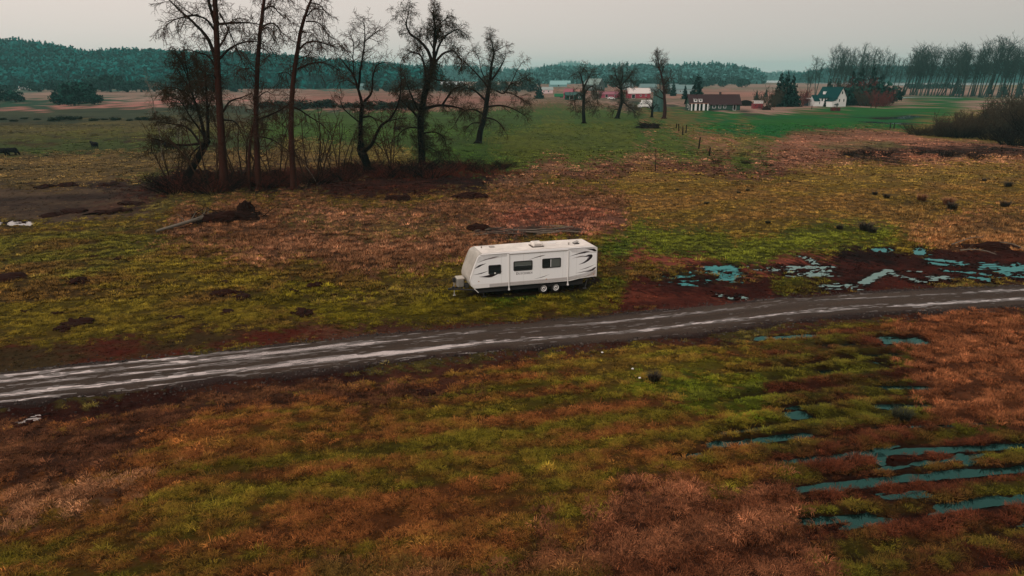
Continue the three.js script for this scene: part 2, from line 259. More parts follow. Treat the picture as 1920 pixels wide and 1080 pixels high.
function marshField(x, z) { // thin broken strips of water between the rows of the wet corner
  if (z > -16 || z < -42 || x < 3 || !inPoly(WETLAND, x + (vnoise(x, z, 91) - 0.5) * 3, z + (vnoise(x, z, 92) - 0.5) * 1.5)) return -9;
  const s = along(x, z), t = across(x, z);
  return -Math.cos(t / 1.4 * 2 * Math.PI + 0.6) * 0.9 + 2.6 * (fbm(s / 3.4, t / 0.7, 93, 4) - 0.5) + 0.9 * (fbm(s / 0.5, t / 0.14, 94, 3) - 0.5) - 1.3;
}
function wet(x, z) { let m = marshField(x, z); for (const q of PUDDLES) if (x > q.x0 && x < q.x1 && z > q.z0 && z < q.z1) m = Math.max(m, puddleField(q, x, z)); return m; }

function groundAt(x, z) { // [r, g, b, grow, zone number]
  const D = Math.max(14, -z), px = Math.max(0.02, D * D / 19605);           // metres of ground per pixel row
  const n1 = fbm(x * 3 / D * 2, z * 9 / D, 71, 4) - 0.5, n2 = fbm(x * 11 / D * 2, z * 30 / D, 72, 3) - 0.5;
  const n3 = vnoise(x * 2.3, z * 2.3, 73) - 0.5, j1 = hash(Math.round(x * 20), Math.round(z * 20), 74) + hash(Math.round(x * 20), Math.round(z * 20), 76) - 1, j2 = hash(Math.round(x * 20), Math.round(z * 20), 75) - 0.5;
  let hit = DEFAULT;
  for (let i = ZONES.length - 1; i >= 0; i--) {
    const q = ZONES[i], w = q.ragged;
    const dz = (n1 * 22 + n2 * 14 + j1 * 9) * px * w + n3 * 0.3 * Math.min(1, 40 / D), dx = (n2 * 0.09 + n1 * 0.05 + j2 * 0.035) * D * w * 0.8;
    const X = x + dx, Z = z + dz;
    if (X < q.x0 || X > q.x1 || Z < q.z0 || Z > q.z1) continue;
    if (inPoly(q.poly, X, Z)) { hit = q; break; }
  }
  const s = along(x, z), t = across(x, z), k = hit.scale;
  let m = fbm(s / (k * 1.9), t / k, hit.s, 4) * 0.75 + fbm(s / (k * 0.32), t / (k * 0.16), hit.s + 5, 3) * 0.25;
  if (hit.fore) m = 0.36 * m + 0.46 * fbm(s / 11, t / 0.85, 61, 3) + 0.18 * vnoise(s / 0.5, t / 0.28, 62) + 0.09 * Math.sin(t / 2.15 * 2 * Math.PI + 2 * vnoise(s / 8, 3, 8));
  m = smooth(0.34, 0.64, m);
  const f = 0.72 + 0.56 * fbm(x / (k * 0.2), z / (k * 0.11), hit.s + 9, 3);
  return [lerp(hit.a[0], hit.b[0], m) * f, lerp(hit.a[1], hit.b[1], m) * f, lerp(hit.a[2], hit.b[2], m) * f, hit.grow, m];
}
function height(x, z, water = wet(x, z)) {
  let h = (fbm(x / 9, z / 9, 5, 3) - 0.5) * 0.3;
  if (z > -75) h += (vnoise(x / 0.9, z / 0.9, 6) - 0.5) * 0.1;
  if (z > -45 && x > -2 && inPoly(WETLAND, x, z)) h += 0.08 * Math.cos(across(x, z) / 1.4 * 2 * Math.PI + 0.6);
  const [r] = roadAcross(x, z), a = Math.abs(r);
  if (a < 7) h = lerp(0.02, h, smooth(ROAD_HALF, 6, a)) - 0.1 * smooth(2, 3, a) * (1 - smooth(3.4, 6, a));
  if (water > -0.5) h = lerp(h, -0.06, smooth(-0.5, 0, water)) - 0.1 * smooth(0, 0.6, water);
  return h;
}
// ------------------------------------------------------------------ ground sheet
const soilTexture = noiseTexture(512, (x, y) => { const a = tiled(x, y, 8, 1), b = tiled(x, y, 40, 2), c = tiled(x, y, 90, 3); const v = clamp(0.3 + 0.9 * (0.35 * a + 0.4 * b + 0.35 * c) - (c > 0.66 ? 0.25 : 0)); return [v, v * 0.98, v * 0.95]; });
{
  const ticks = (lo, hi, fineLo, fineHi, s0, g) => { const t = []; for (let v = fineLo; v <= fineHi; v += s0) t.push(v); let v = t.at(-1), s = s0; while (v < hi) { s = s0 + g * (v - fineHi); v += s; t.push(v); } v = t[0]; while (v > lo) { s = s0 + g * (fineLo - v); v -= s; t.unshift(v); } return t; };
  const xs = ticks(-7000, 7000, -34, 38, 0.28, 0.03), ds = ticks(-500, 7000, 16, 44, 0.22, 0.026);
  const nx = xs.length, nz = ds.length, pos = new Float32Array(nx * nz * 3), rgb = new Float32Array(nx * nz * 3), uv = new Float32Array(nx * nz * 2), idx = new Uint32Array((nx - 1) * (nz - 1) * 6);
  let p = 0, k = 0;
  for (let j = 0; j < nz; j++) for (let i = 0; i < nx; i++, p++) {
    const x = xs[i], z = -ds[j], w = wet(x, z), c = groundAt(x, z), mud = Math.max(smooth(-1.3, -0.1, w) * 0.9, z < -40 && z > -56 && inPoly(UNDER_SHADE, x, z) ? 0.92 : 0), a = Math.abs(roadAcross(x, z)[0]);  // mud colour also paints the shade beneath the trailer
    const g = c[3] > 0 ? lerp(0.46, 1.2, smooth(60, 170, -z)) : 1.0;                          // turf covers the soil: thatch and earth between near blades, darkened for shade among clumps
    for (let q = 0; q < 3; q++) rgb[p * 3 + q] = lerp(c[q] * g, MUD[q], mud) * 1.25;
    pos[p * 3] = x; pos[p * 3 + 1] = height(x, z, w); pos[p * 3 + 2] = z; uv[p * 2] = x / 5; uv[p * 2 + 1] = z / 5;
    if (i < nx - 1 && j < nz - 1) { idx[k++] = p; idx[k++] = p + 1; idx[k++] = p + nx; idx[k++] = p + 1; idx[k++] = p + nx + 1; idx[k++] = p + nx; }
  }
  const g = new THREE.BufferGeometry();
  g.setAttribute('position', new THREE.BufferAttribute(pos, 3)); g.setAttribute('color', new THREE.BufferAttribute(rgb, 3)); g.setAttribute('uv', new THREE.BufferAttribute(uv, 2)); g.setIndex(new THREE.BufferAttribute(idx, 1)); g.computeVertexNormals();
  const m = new THREE.MeshPhysicalMaterial({ vertexColors: true, roughness: 0.97, map: soilTexture, bumpMap: soilTexture, bumpScale: 0.05, specularIntensity: 0.1 });
  const o = mesh('ground', g, m); o.userData.kind = 'structure'; o.userData.label = 'river plain of pastures, dry grass and mud';
  console.log('ground', nx, nz);
}
// ------------------------------------------------------------------ gravel road with wheel tracks
const stoneTexture = noiseTexture(512, (x, y) => { const b = tiled(x, y, 60, 12), c = tiled(x, y, 128, 13), v = clamp(0.02 + 0.55 * b + 1.0 * (c - 0.2)); return [v, v * 0.97, v * 0.94]; });
const roadHeight = (s, t) => { const a = Math.abs(t); return 0.13 - 0.015 * t * t - 0.035 * (Math.exp(-(((a - 0.95) / 0.3) ** 2))) + 0.02 * (fbm(s / 2, t / 0.4, 31, 3) - 0.5) - 0.3 * smooth(ROAD_HALF - 0.3 + 1.9 * (fbm(s / 2.2, t > 0 ? 3 : 9, 32, 5) - 0.5), ROAD_HALF + 0.55, a); };
{
  const N = 1300, M = 34, line = roadCurve.getSpacedPoints(N), len = roadCurve.getLength(), pos = [], uv = [], rgb = [], idx = [];
  for (let i = 0; i <= N; i++) {
    const a = line[Math.max(0, i - 1)], b = line[Math.min(N, i + 1)], tx = b.x - a.x, tz = b.z - a.z, l = Math.hypot(tx, tz), s = i / N * len;
    for (let j = 0; j <= M; j++) {
      const t = (j / M * 2 - 1) * (ROAD_HALF + 0.8), x = line[i].x - tz / l * t, z = line[i].z + tx / l * t, an = Math.abs(t);
      pos.push(x, roadHeight(s, t), z); uv.push(s / 2.2, t / 2.2);
      const track = Math.exp(-(((an - 0.95) / 0.42) ** 2)), edge = smooth(1.5, 2.4, an + 1.2 * (fbm(s / 1.4, t, 33, 3) - 0.5)), n = fbm(s / 5, t / 0.35, 34, 4), f = 0.55 + 0.9 * n;
      const c = tone(66, 49, 38), e = tone(36, 15, 9), r = tone(74, 58, 48);
      for (let q = 0; q < 3; q++) rgb.push(lerp(lerp(c[q], r[q], track), e[q], edge) * f * 1.5);
      if (i < N && j < M) { const p = i * (M + 1) + j; idx.push(p, p + M + 1, p + 1, p + 1, p + M + 1, p + M + 2); }
    }
  }
  const g = new THREE.BufferGeometry();
  g.setAttribute('position', new THREE.Float32BufferAttribute(pos, 3)); g.setAttribute('color', new THREE.Float32BufferAttribute(rgb, 3)); g.setAttribute('uv', new THREE.Float32BufferAttribute(uv, 2)); g.setIndex(idx); g.computeVertexNormals();
  const o = mesh('gravel_road', g, new THREE.MeshPhysicalMaterial({ vertexColors: true, roughness: 0.8, specularIntensity: 0.3, map: stoneTexture, bumpMap: stoneTexture, bumpScale: 0.03 }));
  o.userData.kind = 'structure'; o.userData.label = 'wet gravel farm road with two wheel tracks';
}
// ------------------------------------------------------------------ standing water: level sheets cut along the waterline
function sheet(field, x0, x1, z0, z1, sx, sz, y, map = (x, z) => [x, z]) {
  const nx = Math.ceil((x1 - x0) / sx), nz = Math.ceil((z1 - z0) / sz), val = new Float32Array((nx + 1) * (nz + 1)), pos = [];
  for (let j = 0; j <= nz; j++) for (let i = 0; i <= nx; i++) val[j * (nx + 1) + i] = field(x0 + i * sx, z0 + j * sz);
  const P = (i, j) => [x0 + i * sx, z0 + j * sz, val[j * (nx + 1) + i]];
  const put = t => { for (const q of t) { const [X, Z] = map(q[0], q[1]); pos.push(X, typeof y === 'function' ? y(q[0], q[1]) : y, Z); } };
  const cut = (a, b) => { const t = a[2] / (a[2] - b[2]); return [lerp(a[0], b[0], t), lerp(a[1], b[1], t), 0]; };
  const tri = (a, b, c) => { const m = [a, b, c].filter(q => q[2] > 0).length; if (!m) return; if (m === 3) return put([a, c, b]); while (m === 1 ? !(a[2] > 0) : a[2] > 0) [a, b, c] = [b, c, a]; const ab = cut(a, b), ac = cut(a, c); if (m === 1) put([a, ac, ab]); else { put([ab, c, b]); put([ab, ac, c]); } };
  for (let j = 0; j < nz; j++) for (let i = 0; i < nx; i++) { tri(P(i, j), P(i + 1, j), P(i + 1, j + 1)); tri(P(i, j), P(i + 1, j + 1), P(i, j + 1)); }
  const g = new THREE.BufferGeometry(); g.setAttribute('position', new THREE.Float32BufferAttribute(pos, 3));
  const nr = new Float32Array(pos.length); for (let i = 1; i < nr.length; i += 3) nr[i] = 1; g.setAttribute('normal', new THREE.BufferAttribute(nr, 3)); return g;
}
const WATER = {
  deep: new THREE.MeshPhysicalMaterial({ specularColor: new THREE.Color().setRGB(0.5, 0.75, 0.72), color: new THREE.Color().setRGB(0.026, 0.07, 0.062), metalness: 0.85, roughness: 0.05 }),
  pond: new THREE.MeshPhysicalMaterial({ specularColor: new THREE.Color().setRGB(0.38, 0.66, 0.66), color: new THREE.Color().setRGB(0.11, 0.3, 0.3), metalness: 0.9, roughness: 0.05 }),
  pale: new THREE.MeshPhysicalMaterial({ specularColor: new THREE.Color().setRGB(0.6, 0.75, 0.73), color: new THREE.Color().setRGB(0.25, 0.34, 0.32), metalness: 0.88, roughness: 0.06 }),
  rut: new THREE.MeshPhysicalMaterial({ specularColor: new THREE.Color().setRGB(0.55, 0.7, 0.68), color: new THREE.Color().setRGB(0.24, 0.33, 0.31), metalness: 0.85, roughness: 0.08 }),
  film: new THREE.MeshStandardMaterial({ color: new THREE.Color().setRGB(0.26, 0.22, 0.2), metalness: 0.8, roughness: 0.14 }),
};
for (const q of PUDDLES) {
  const D = -(q.z0 + q.z1) / 2, s = Math.max(0.05, D * D / 26000), onRoad = Math.abs(roadAcross((q.x0 + q.x1) / 2, (q.z0 + q.z1) / 2)[0]) < 2.6 && q.kind === 'film';
  const g = sheet((x, z) => puddleField(q, x, z), q.x0, q.x1, q.z0, q.z1, Math.min(s * 2, q.half), Math.min(s, q.half / 2), onRoad ? 0.135 : -0.052);
  if (!g.attributes.position.count) continue;
  const o = mesh('puddle', g, WATER[q.kind]); o.userData.kind = 'structure'; o.userData.label = q.label;
}
{ // thin strips of water between the marsh rows
  const g = sheet(marshField, 3, 44, -42, -16, 0.1, 0.06, -0.05), o = mesh('marsh_water', g, WATER.deep); o.userData.kind = 'structure'; o.userData.label = 'thin broken strips of water between the rows of the marshy corner';
}
{ // the wheel tracks of the road are damp, and in them a film of water shines in broken streaks
  const len = roadCurve.getLength();
  const cache = new Map(), pt = s => { const k = Math.round(s * 20); if (!cache.has(k)) { const u = clamp(s / len), a = roadCurve.getPointAt(u), b = roadCurve.getTangentAt(u); cache.set(k, [a.x, a.z, b.x, b.z]); } return cache.get(k); };
  const tracks = (s, t, x) => { const left = smooth(8, -22, x), w = 0.06 * Math.sin(s / 7) + 0.3 * (fbm(s / 4, 1, 57, 3) - 0.5); t += w; return Math.max(Math.exp(-(((t - 0.95) / 0.3) ** 2)), (0.72 + 0.12 * left) * Math.exp(-(((t + 0.95) / 0.27) ** 2)), left * 0.8 * Math.exp(-(((t + 0.05) / 0.25) ** 2)), left * 0.66 * Math.exp(-(((t - 1.75) / 0.25) ** 2)), left * 0.72 * Math.exp(-(((t + 1.75) / 0.25) ** 2))) * (0.62 + 0.36 * left + 0.2 * smooth(18, 30, x)); };
  const layer = (cut, fine, y, m, label) => {
    const g = sheet((s, t) => { const x = pt(s)[0]; if (x < -48 || x > 70) return -1; return tracks(s, t, x) + 1.25 * (fbm(s / 3.2, t / 0.3, 51, 4) - 0.5) + fine * (fbm(s / 0.5, t / 0.07, 52, 4) - 0.5) - cut + 0.75 * Math.max(Math.exp(-(((x + 7.5) / 4.5) ** 2) - ((t - 1.05) / 0.5) ** 2), 0.9 * Math.exp(-(((x + 11.5) / 3) ** 2) - ((t + 0.9) / 0.6) ** 2), 0.6 * smooth(-20, -27, x) * Math.exp(-(((t + 0.8) / 0.6) ** 2))); }, 20, len - 40, -2.2, 2.2, 0.11, 0.04, (s, t) => roadHeight(s, t) + y, (s, t) => { const q = pt(s); return [q[0] - q[3] * t, q[1] + q[2] * t]; });
    const o = mesh('road_water', g, m); o.userData.kind = 'structure'; o.userData.label = label;
  };
  layer(0.46, 1.6, 0.004, new THREE.MeshStandardMaterial({ color: new THREE.Color().setRGB(0.115, 0.095, 0.085), metalness: 0.5, roughness: 0.42 }), 'damp gloss in the wheel tracks of the gravel road');
  layer(0.92, 2.1, 0.008, new THREE.MeshStandardMaterial({ color: new THREE.Color().setRGB(0.56, 0.49, 0.47), metalness: 0.85, roughness: 0.2 }), 'streaks of pale water in the wheel tracks of the gravel road');
}
{ // clods of mud standing out of the flooded ground
  const R = rng(45), list = [], e = new THREE.Object3D();
  for (let i = 0; i < 60000 && list.length < 1100; i++) { const q = PUDDLES[Math.floor(R() * PUDDLES.length)]; if (q.kind === 'deep') continue; const x = lerp(q.x0, q.x1, R()), z = lerp(q.z0, q.z1, R()); if (z < -75) continue; const w = puddleField(q, x, z); if (w < -0.9 || (w > 0.15 && R() < 0.8) || (w > 0.5 && R() < 0.8) || Math.abs(roadAcross(x, z)[0]) < 3) continue; list.push([x, -0.06, z]); }
  const o = new THREE.InstancedMesh(new THREE.IcosahedronGeometry(1, 0), mat([1, 1, 1], 0.95), list.length);
  list.forEach((p, i) => { const s = 0.04 + 0.11 * R() ** 2; e.position.set(...p); e.rotation.set(R() - 0.5, RD + (R() - 0.5) * 0.8, R() - 0.5); e.scale.set(s * 2.2, s * 0.55, s); e.updateMatrix(); o.setMatrixAt(i, e.matrix); const k = R(); o.setColorAt(i, new THREE.Color().setRGB(...tone(22 + 34 * k, 7 + 16 * k, 5 + 10 * k))); });
  o.name = 'mud'; o.userData = { kind: 'stuff', label: 'clods of dark mud standing out of the flooded ground', category: 'mud' }; scene.add(o);
}
{ // loose stones on the shoulders of the road
  const R = rng(44), len = roadCurve.getLength(), list = [];
  for (let i = 0; i < 26000; i++) { const u = R(), a = roadCurve.getPointAt(u), b = roadCurve.getTangentAt(u), side = R() < 0.5 ? -1 : 1, t = side * (ROAD_HALF - 0.5 + 1.5 * Math.abs(R() + R() - 1) * (R() < 0.2 ? 1.6 : 1)), x = a.x - b.z * t, z = a.z + b.x * t; if (x < -60 || x > 75) continue; list.push([x, Math.max(height(x, z), roadHeight(u * len, t)), z]); }
  const o = new THREE.InstancedMesh(blobStone(), new THREE.MeshPhysicalMaterial({ roughness: 0.7, specularIntensity: 0.4 }), list.length), e = new THREE.Object3D();
  list.forEach((p, i) => { const s = 0.018 + 0.05 * R() ** 4; e.position.set(...p); e.rotation.set(R() * 6, R() * 6, R() * 6); e.scale.set(s * 1.3, s, s); e.updateMatrix(); o.setMatrixAt(i, e.matrix); const k = R(); o.setColorAt(i, new THREE.Color().setRGB(...tone(24 + 64 * k, 18 + 54 * k, 15 + 48 * k))); });
  o.name = 'gravel'; o.userData = { kind: 'stuff', label: 'loose stones along both shoulders of the road', category: 'gravel' }; scene.add(o);
  function blobStone() { const g = new THREE.IcosahedronGeometry(1, 0); return g; }
}
{ // the river far off on the right, and a pale strip of it at the far left
  const strip = (pts, label) => { const g = new THREE.ShapeGeometry(new THREE.Shape(pts.map(([u, v]) => { const [x, z] = G(u, v); return new THREE.Vector2(x, -z); }))).rotateX(-Math.PI / 2).translate(0, 0.25, 0); const o = mesh('river', g, new THREE.MeshStandardMaterial({ color: new THREE.Color().setRGB(0.85, 0.9, 0.9), metalness: 0.6, roughness: 0.12 })); o.userData.kind = 'structure'; o.userData.label = label; };
  strip([[1385, 149.5], [1560, 149.5], [1760, 153], [2100, 154], [2100, 158], [1700, 160.5], [1540, 157], [1390, 154]], 'pale river behind the farmhouse and the tall bare trees');
  strip([[-200, 168], [34, 168], [30, 169.6], [-200, 170]], 'pale sliver of water at the foot of the wooded hill');
  strip([[-200, 175], [38, 175.5], [36, 177.5], [-200, 178]], 'pale green sliver of water in the reeds at the left edge');
}
// ------------------------------------------------------------------ grass: real tufts, each clump of blades placed and coloured on its own
function tuft(seed, n, len, width, lean, spread, parts = 2) {
  const R = rng(seed), pos = [], nor = [], rgb = [];
  for (let i = 0; i < n; i++) {
    const az = R() * 6.283, r = spread * Math.sqrt(R()), bx = Math.cos(az) * r, bz = Math.sin(az) * r, az2 = az + (R() - 0.5) * 2.4, l = len * (0.55 + 0.75 * R()), w = width * (0.7 + 0.6 * R()), a0 = lean * (0.15 + 0.5 * R()), a1 = a0 + lean * (0.4 + 0.9 * R());
    const tint = 0.72 + 0.56 * R(), ca = Math.cos(az2), sa = Math.sin(az2), sx = -sa * w / 2, sz = ca * w / 2;
    const p0 = [bx, -0.02, bz], p1 = [bx + ca * Math.sin(a0) * l * 0.55, Math.cos(a0) * l * 0.55, bz + sa * Math.sin(a0) * l * 0.55], p2 = [p1[0] + ca * Math.sin(a1) * l * 0.45, p1[1] + Math.cos(a1) * l * 0.45, p1[2] + sa * Math.sin(a1) * l * 0.45];
    const L = (p, k) => [p[0] - sx * k, p[1], p[2] - sz * k], Q = (p, k) => [p[0] + sx * k, p[1], p[2] + sz * k];
    const t = parts === 2 ? [L(p0, 1), Q(p0, 1), Q(p1, 0.8), L(p0, 1), Q(p1, 0.8), L(p1, 0.8), L(p1, 0.8), Q(p1, 0.8), p2] : [L(p0, 1), Q(p0, 1), p2];
    for (const q of t) { pos.push(...q); nor.push(ca * 0.35, 0.94, sa * 0.35); rgb.push(tint, tint * (0.97 + 0.06 * R()), tint); }
  }
  const g = new THREE.BufferGeometry();
  g.setAttribute('position', new THREE.Float32BufferAttribute(pos, 3)); g.setAttribute('normal', new THREE.Float32BufferAttribute(nor, 3)); g.setAttribute('color', new THREE.Float32BufferAttribute(rgb, 3));
  return g;
}
const bladeMaterial = new THREE.MeshPhysicalMaterial({ vertexColors: true, roughness: 0.9, specularIntensity: 0.15, side: THREE.DoubleSide });
const PLANTED = {};
function plant(key, x, y, z, size, tall, c, R) { (PLANTED[key] ||= []).push([x, y, z, size, tall, c, R() * 6.283, (R() - 0.5) * 0.3, (R() - 0.5) * 0.3]); }
{
  const R = rng(20);
  const bands = [[16.5, 30, 105, 0], [30, 46, 56, 0], [46, 68, 24, 1], [68, 100, 10, 1], [100, 150, 2.6, 2], [150, 235, 0.8, 2]];
  for (const [d0, d1, density, lod] of bands) {
    const half = d => 0.74 * d + 5, area = (d1 - d0) * (half(d0) + half(d1)), n = Math.round(area * density);
    for (let i = 0; i < n; i++) {
      const d = Math.sqrt(d0 * d0 + R() * (d1 * d1 - d0 * d0)), x = (R() * 2 - 1) * half(d), z = -d;
      const [ra, rs] = roadAcross(x, z), a = Math.abs(ra);
      if (a < ROAD_HALF + 0.1 + 0.5 * vnoise(rs / 1.2, ra > 0 ? 5 : 8, 41) && !(a > ROAD_HALF - 0.35 && R() < 0.15)) continue;
      const w = wet(x, z); if (w > -0.12 || (d < 46 && w > -0.4 && R() < 0.75)) continue;
      if (z < -40 && z > -56 && inPoly(UNDER_SHADE, x, z) && R() < 0.93) continue;  // painted shade under the trailer is kept nearly free of grass
      const c = groundAt(x, z), clump = fbm(x / 0.8, z / 0.55, 43, 3), wide = fbm(x / 5, z / 2.5, 44, 3);
      const bare = c[3] === 0 ? 0.72 : 0.06 + 0.78 * smooth(0.53, 0.37, clump);
      if (R() < bare + 0.4 * smooth(-0.7, -0.1, w)) continue;
      const lush = c[1] > c[0] * 0.98 ? 0.25 : 1, dry = c[3] === 2 || (c[3] === 1 && (c[4] > 0.55 ? R() < 0.5 * lush : R() < 0.14 * lush)) || (c[3] === 0 && R() < 0.4);
      const speck = d < 150 && R() < 0.1 ? 0.22 : 1, f = speck * (0.5 + 1.15 * R()) * (0.72 + 0.55 * wide) * (0.36 + 1.28 * clump) * (lod === 1 ? 1.85 : 1.66) * (c[3] === 0 ? 0.85 : 1), pale = dry && R() < (c[3] === 2 ? 0.16 : 0.05) ? 2.1 : 1;
      const tint = [c[0] * f * pale * (dry ? 1.0 : 0.98), c[1] * f * pale * (dry ? 0.97 : 0.97), c[2] * f * pale * (dry ? 0.85 : 0.75)];
      const big = (0.65 + 0.5 * R()) * (0.6 + 0.85 * clump) * (c[3] === 0 ? 0.6 : 1);
      if (a < 3.4 && R() < 0.3) continue;
      plant((dry ? 'dead_grass' : 'green_grass') + '|' + lod + '|' + Math.floor(R() * (lod ? 3 : 6)), x, height(x, z, w), z, big * [0.92, 1.35, 2.2][lod], (dry ? (c[3] === 2 ? 0.82 : 0.6) : 0.5) * (lod === 2 ? 0.55 : 1) * (speck < 1 ? 1.3 : 1), tint, R);
    }
  }
}
{
  const dummy = new THREE.Object3D(); let total = 0;
  const labels = { green_grass: 'short green and olive turf over the fields', dead_grass: 'matted brown dead grass and straw over the fields' };
  for (const [key, list] of Object.entries(PLANTED)) {
    const [name, lod, v] = key.split('|'), dead = name === 'dead_grass', s = +v * 7 + (dead ? 100 : 1) + +lod * 31;
    const g = [() => tuft(s, (dead ? 14 : 16) + 3 * +v, (dead ? 0.24 : 0.16) * (0.8 + 0.13 * +v), (dead ? 0.013 : 0.015) + 0.002 * (+v % 3), (dead ? 0.8 : 0.7) + 0.2 * +v, 0.1 + 0.02 * +v), () => tuft(s, 16, dead ? 0.26 : 0.18, 0.032, 1.05, 0.16, 1), () => tuft(s, 12, 0.22, 0.07, 1.1, 0.24, 1)][lod]();
    const o = new THREE.InstancedMesh(g, bladeMaterial, list.length);
    list.forEach(([x, y, z, size, tall, c, turn, tx, tz], i) => { dummy.position.set(x, y, z); dummy.rotation.set(tx, turn, tz); dummy.scale.set(size, size * tall, size); dummy.updateMatrix(); o.setMatrixAt(i, dummy.matrix); o.setColorAt(i, new THREE.Color().setRGB(c[0], c[1], c[2])); });
    total += list.length;
    o.name = numbered(name); o.castShadow = o.receiveShadow = true; o.userData = { kind: 'stuff', label: labels[name], category: 'grass' }; scene.add(o);
  }
  console.log('tufts', total);
}
// ------------------------------------------------------------------ the travel trailer
{
  const A = G(889.5, 541.7, 0.74), B = G(1117, 518, 0.93), turn = Math.atan2(-(B[1] - A[1]), B[0] - A[0]), S = Math.hypot(B[0] - A[0], B[1] - A[1]) / 8.78;
  const tr = thing('travel_trailer', 'white travel trailer with dark window openings and swoosh graphics parked on the grass', 'travel trailer', [A[0], 0, A[1]], turn);
  tr.scale.setScalar(S);
  console.log('trailer scale', S, turn * 57.3);
  const W = 2.44, R = rng(5);
  const white = new THREE.MeshPhysicalMaterial({ color: col([0.8, 0.77, 0.74]), roughness: 0.35, clearcoat: 0.15 });
  const grimy = noiseTexture(256, (x, y) => { const a = tiled(x, y, 5, 61), b = tiled(x, y, 24, 62), v = clamp(0.55 + 0.5 * a + 0.2 * (b - 0.5)); return [v, v * 0.98, v * 0.95]; });
  const capMat = new THREE.MeshStandardMaterial({ color: col([0.50, 0.47, 0.42]), map: grimy, roughness: 0.55 });
  const roofMat = new THREE.MeshStandardMaterial({ color: col([0.9, 0.85, 0.8]), map: grimy, roughness: 0.7 });
  const black = mat([0.012, 0.01, 0.01], 0.7), dark = mat([0.03, 0.026, 0.024], 0.6), trim = mat([0.72, 0.69, 0.66], 0.4), steel = mat([0.45, 0.43, 0.4], 0.45, { metalness: 0.4 });
  // outline of the side: nose at the front, roof, square tail, undercut rear
  const outline = [[0, 0.74], [-0.22, 0.95], [-0.32, 1.3], [-0.28, 1.6], [-0.05, 2.25], [0.22, 2.86], [0.36, 3.02], [0.6, 3.1], [4.4, 3.14], [8.62, 3.13], [8.78, 3.05], [8.82, 2.9], [8.82, 0.93], [7.6, 0.86], [6.9, 0.74]];
  const shape = new THREE.Shape(outline.map(p => new THREE.Vector2(...p)));
  const body = new THREE.ExtrudeGeometry(shape, { depth: W - 0.1, bevelEnabled: true, bevelSize: 0.05, bevelThickness: 0.05, bevelOffset: -0.05, bevelSegments: 3 }).translate(0, 0, -W + 0.05);
  mesh('body', body, white, tr);
  // strips bent over the outline: (i0..i1 of its points, from z0 to z1, standing off by e)
  const skin = (i0, i1, z0, z1, e, m, nz = 2) => {
    const p = outline.slice(i0, i1 + 1).map(q => V(q[0], q[1], 0)), c = new THREE.CatmullRomCurve3(p, false, 'centripetal'), pos = [], uv = [], idx = [], N = 40;
    for (let i = 0; i <= N; i++) { const a = c.getPoint(i / N), t = c.getTangent(i / N); for (let j = 0; j <= nz; j++) { pos.push(a.x - t.y * e, a.y + t.x * e, lerp(z0, z1, j / nz)); uv.push(i / N * 2, j / nz); if (i < N && j < nz) { const k = i * (nz + 1) + j; idx.push(k, k + nz + 1, k + 1, k + 1, k + nz + 1, k + nz + 2); } } }
    const g = new THREE.BufferGeometry(); g.setAttribute('position', new THREE.Float32BufferAttribute(pos, 3)); g.setAttribute('uv', new THREE.Float32BufferAttribute(uv, 2)); g.setIndex(idx); g.computeVertexNormals(); return g;
  };
  mesh('front_cap', skin(0, 7, -W + 0.05, -0.05, 0.012), capMat, tr).userData.label = 'grimy beige moulded front cap';
  mesh('roof', skin(7, 9, -W + 0.06, -0.06, 0.012), roofMat, tr).userData.label = 'pale rubber roof';
  // printed side: stripes, swooshes and lettering
  const cv = document.createElement('canvas'); cv.width = 2048; cv.height = 560;
  const g2 = cv.getContext('2d'), X = s => (s + 0.34) / 9.18 * 2048, Y = y => (3.16 - y) / 2.45 * 560;
  g2.fillStyle = '#efeeed'; g2.fillRect(0, 0, 2048, 560);
  for (let i = 0; i < 260; i++) { g2.fillStyle = `rgba(120,100,80,${0.015 + 0.03 * R()})`; const x = R() * 2048, y = R() * 460; g2.fillRect(x, y, 1 + R() * 3, 30 + R() * 130); }
  g2.strokeStyle = 'rgba(90,80,76,0.35)'; g2.lineWidth = 2; for (const q of [1.9, 3.45, 4.65, 6.3, 7.3]) { g2.beginPath(); g2.moveTo(X(q), Y(3.0)); g2.lineTo(X(q), Y(0.8)); g2.stroke(); }
  g2.fillStyle = 'rgba(110,80,60,0.10)'; g2.fillRect(0, Y(1.05), 2048, 90);
  const stripe = (pts, w, c = '#6d625f') => { g2.strokeStyle = c; g2.lineWidth = w; g2.beginPath(); pts.forEach(([s, y], i) => i ? g2.lineTo(X(s), Y(y)) : g2.moveTo(X(s), Y(y))); g2.stroke(); };
  const swoosh = (a, b, c, w, color = '#1d1418', d = 0.5) => { // pointed at both ends, bent through b, thickest at share d
    const up = [], dn = []; for (let i = 0; i <= 24; i++) { const t = i / 24, s = (1 - t) ** 2 * a[0] + 2 * t * (1 - t) * b[0] + t * t * c[0], y = (1 - t) ** 2 * a[1] + 2 * t * (1 - t) * b[1] + t * t * c[1], k = 1.35 * w * (t < d ? t / d : (1 - t) / (1 - d)) / 2; up.push([s, y + k]); dn.unshift([s, y - k]); }
    g2.fillStyle = color; g2.beginPath(); [...up, ...dn].forEach(([s, y], i) => i ? g2.lineTo(X(s), Y(y)) : g2.moveTo(X(s), Y(y))); g2.fill();
  };
  for (let i = 0; i < 5; i++) { stripe([[0.12 - i * 0.045, 2.86 - i * 0.075], [0.55, 2.93 - i * 0.075], [1.25 - i * 0.09, 2.99 - i * 0.07], [2.3, 3.03 - i * 0.045]], 4.5 - i * 0.4); stripe([[6.7 + i * 0.06, 3.03 - i * 0.055], [8.84, 3.05 - i * 0.1]], 4); }
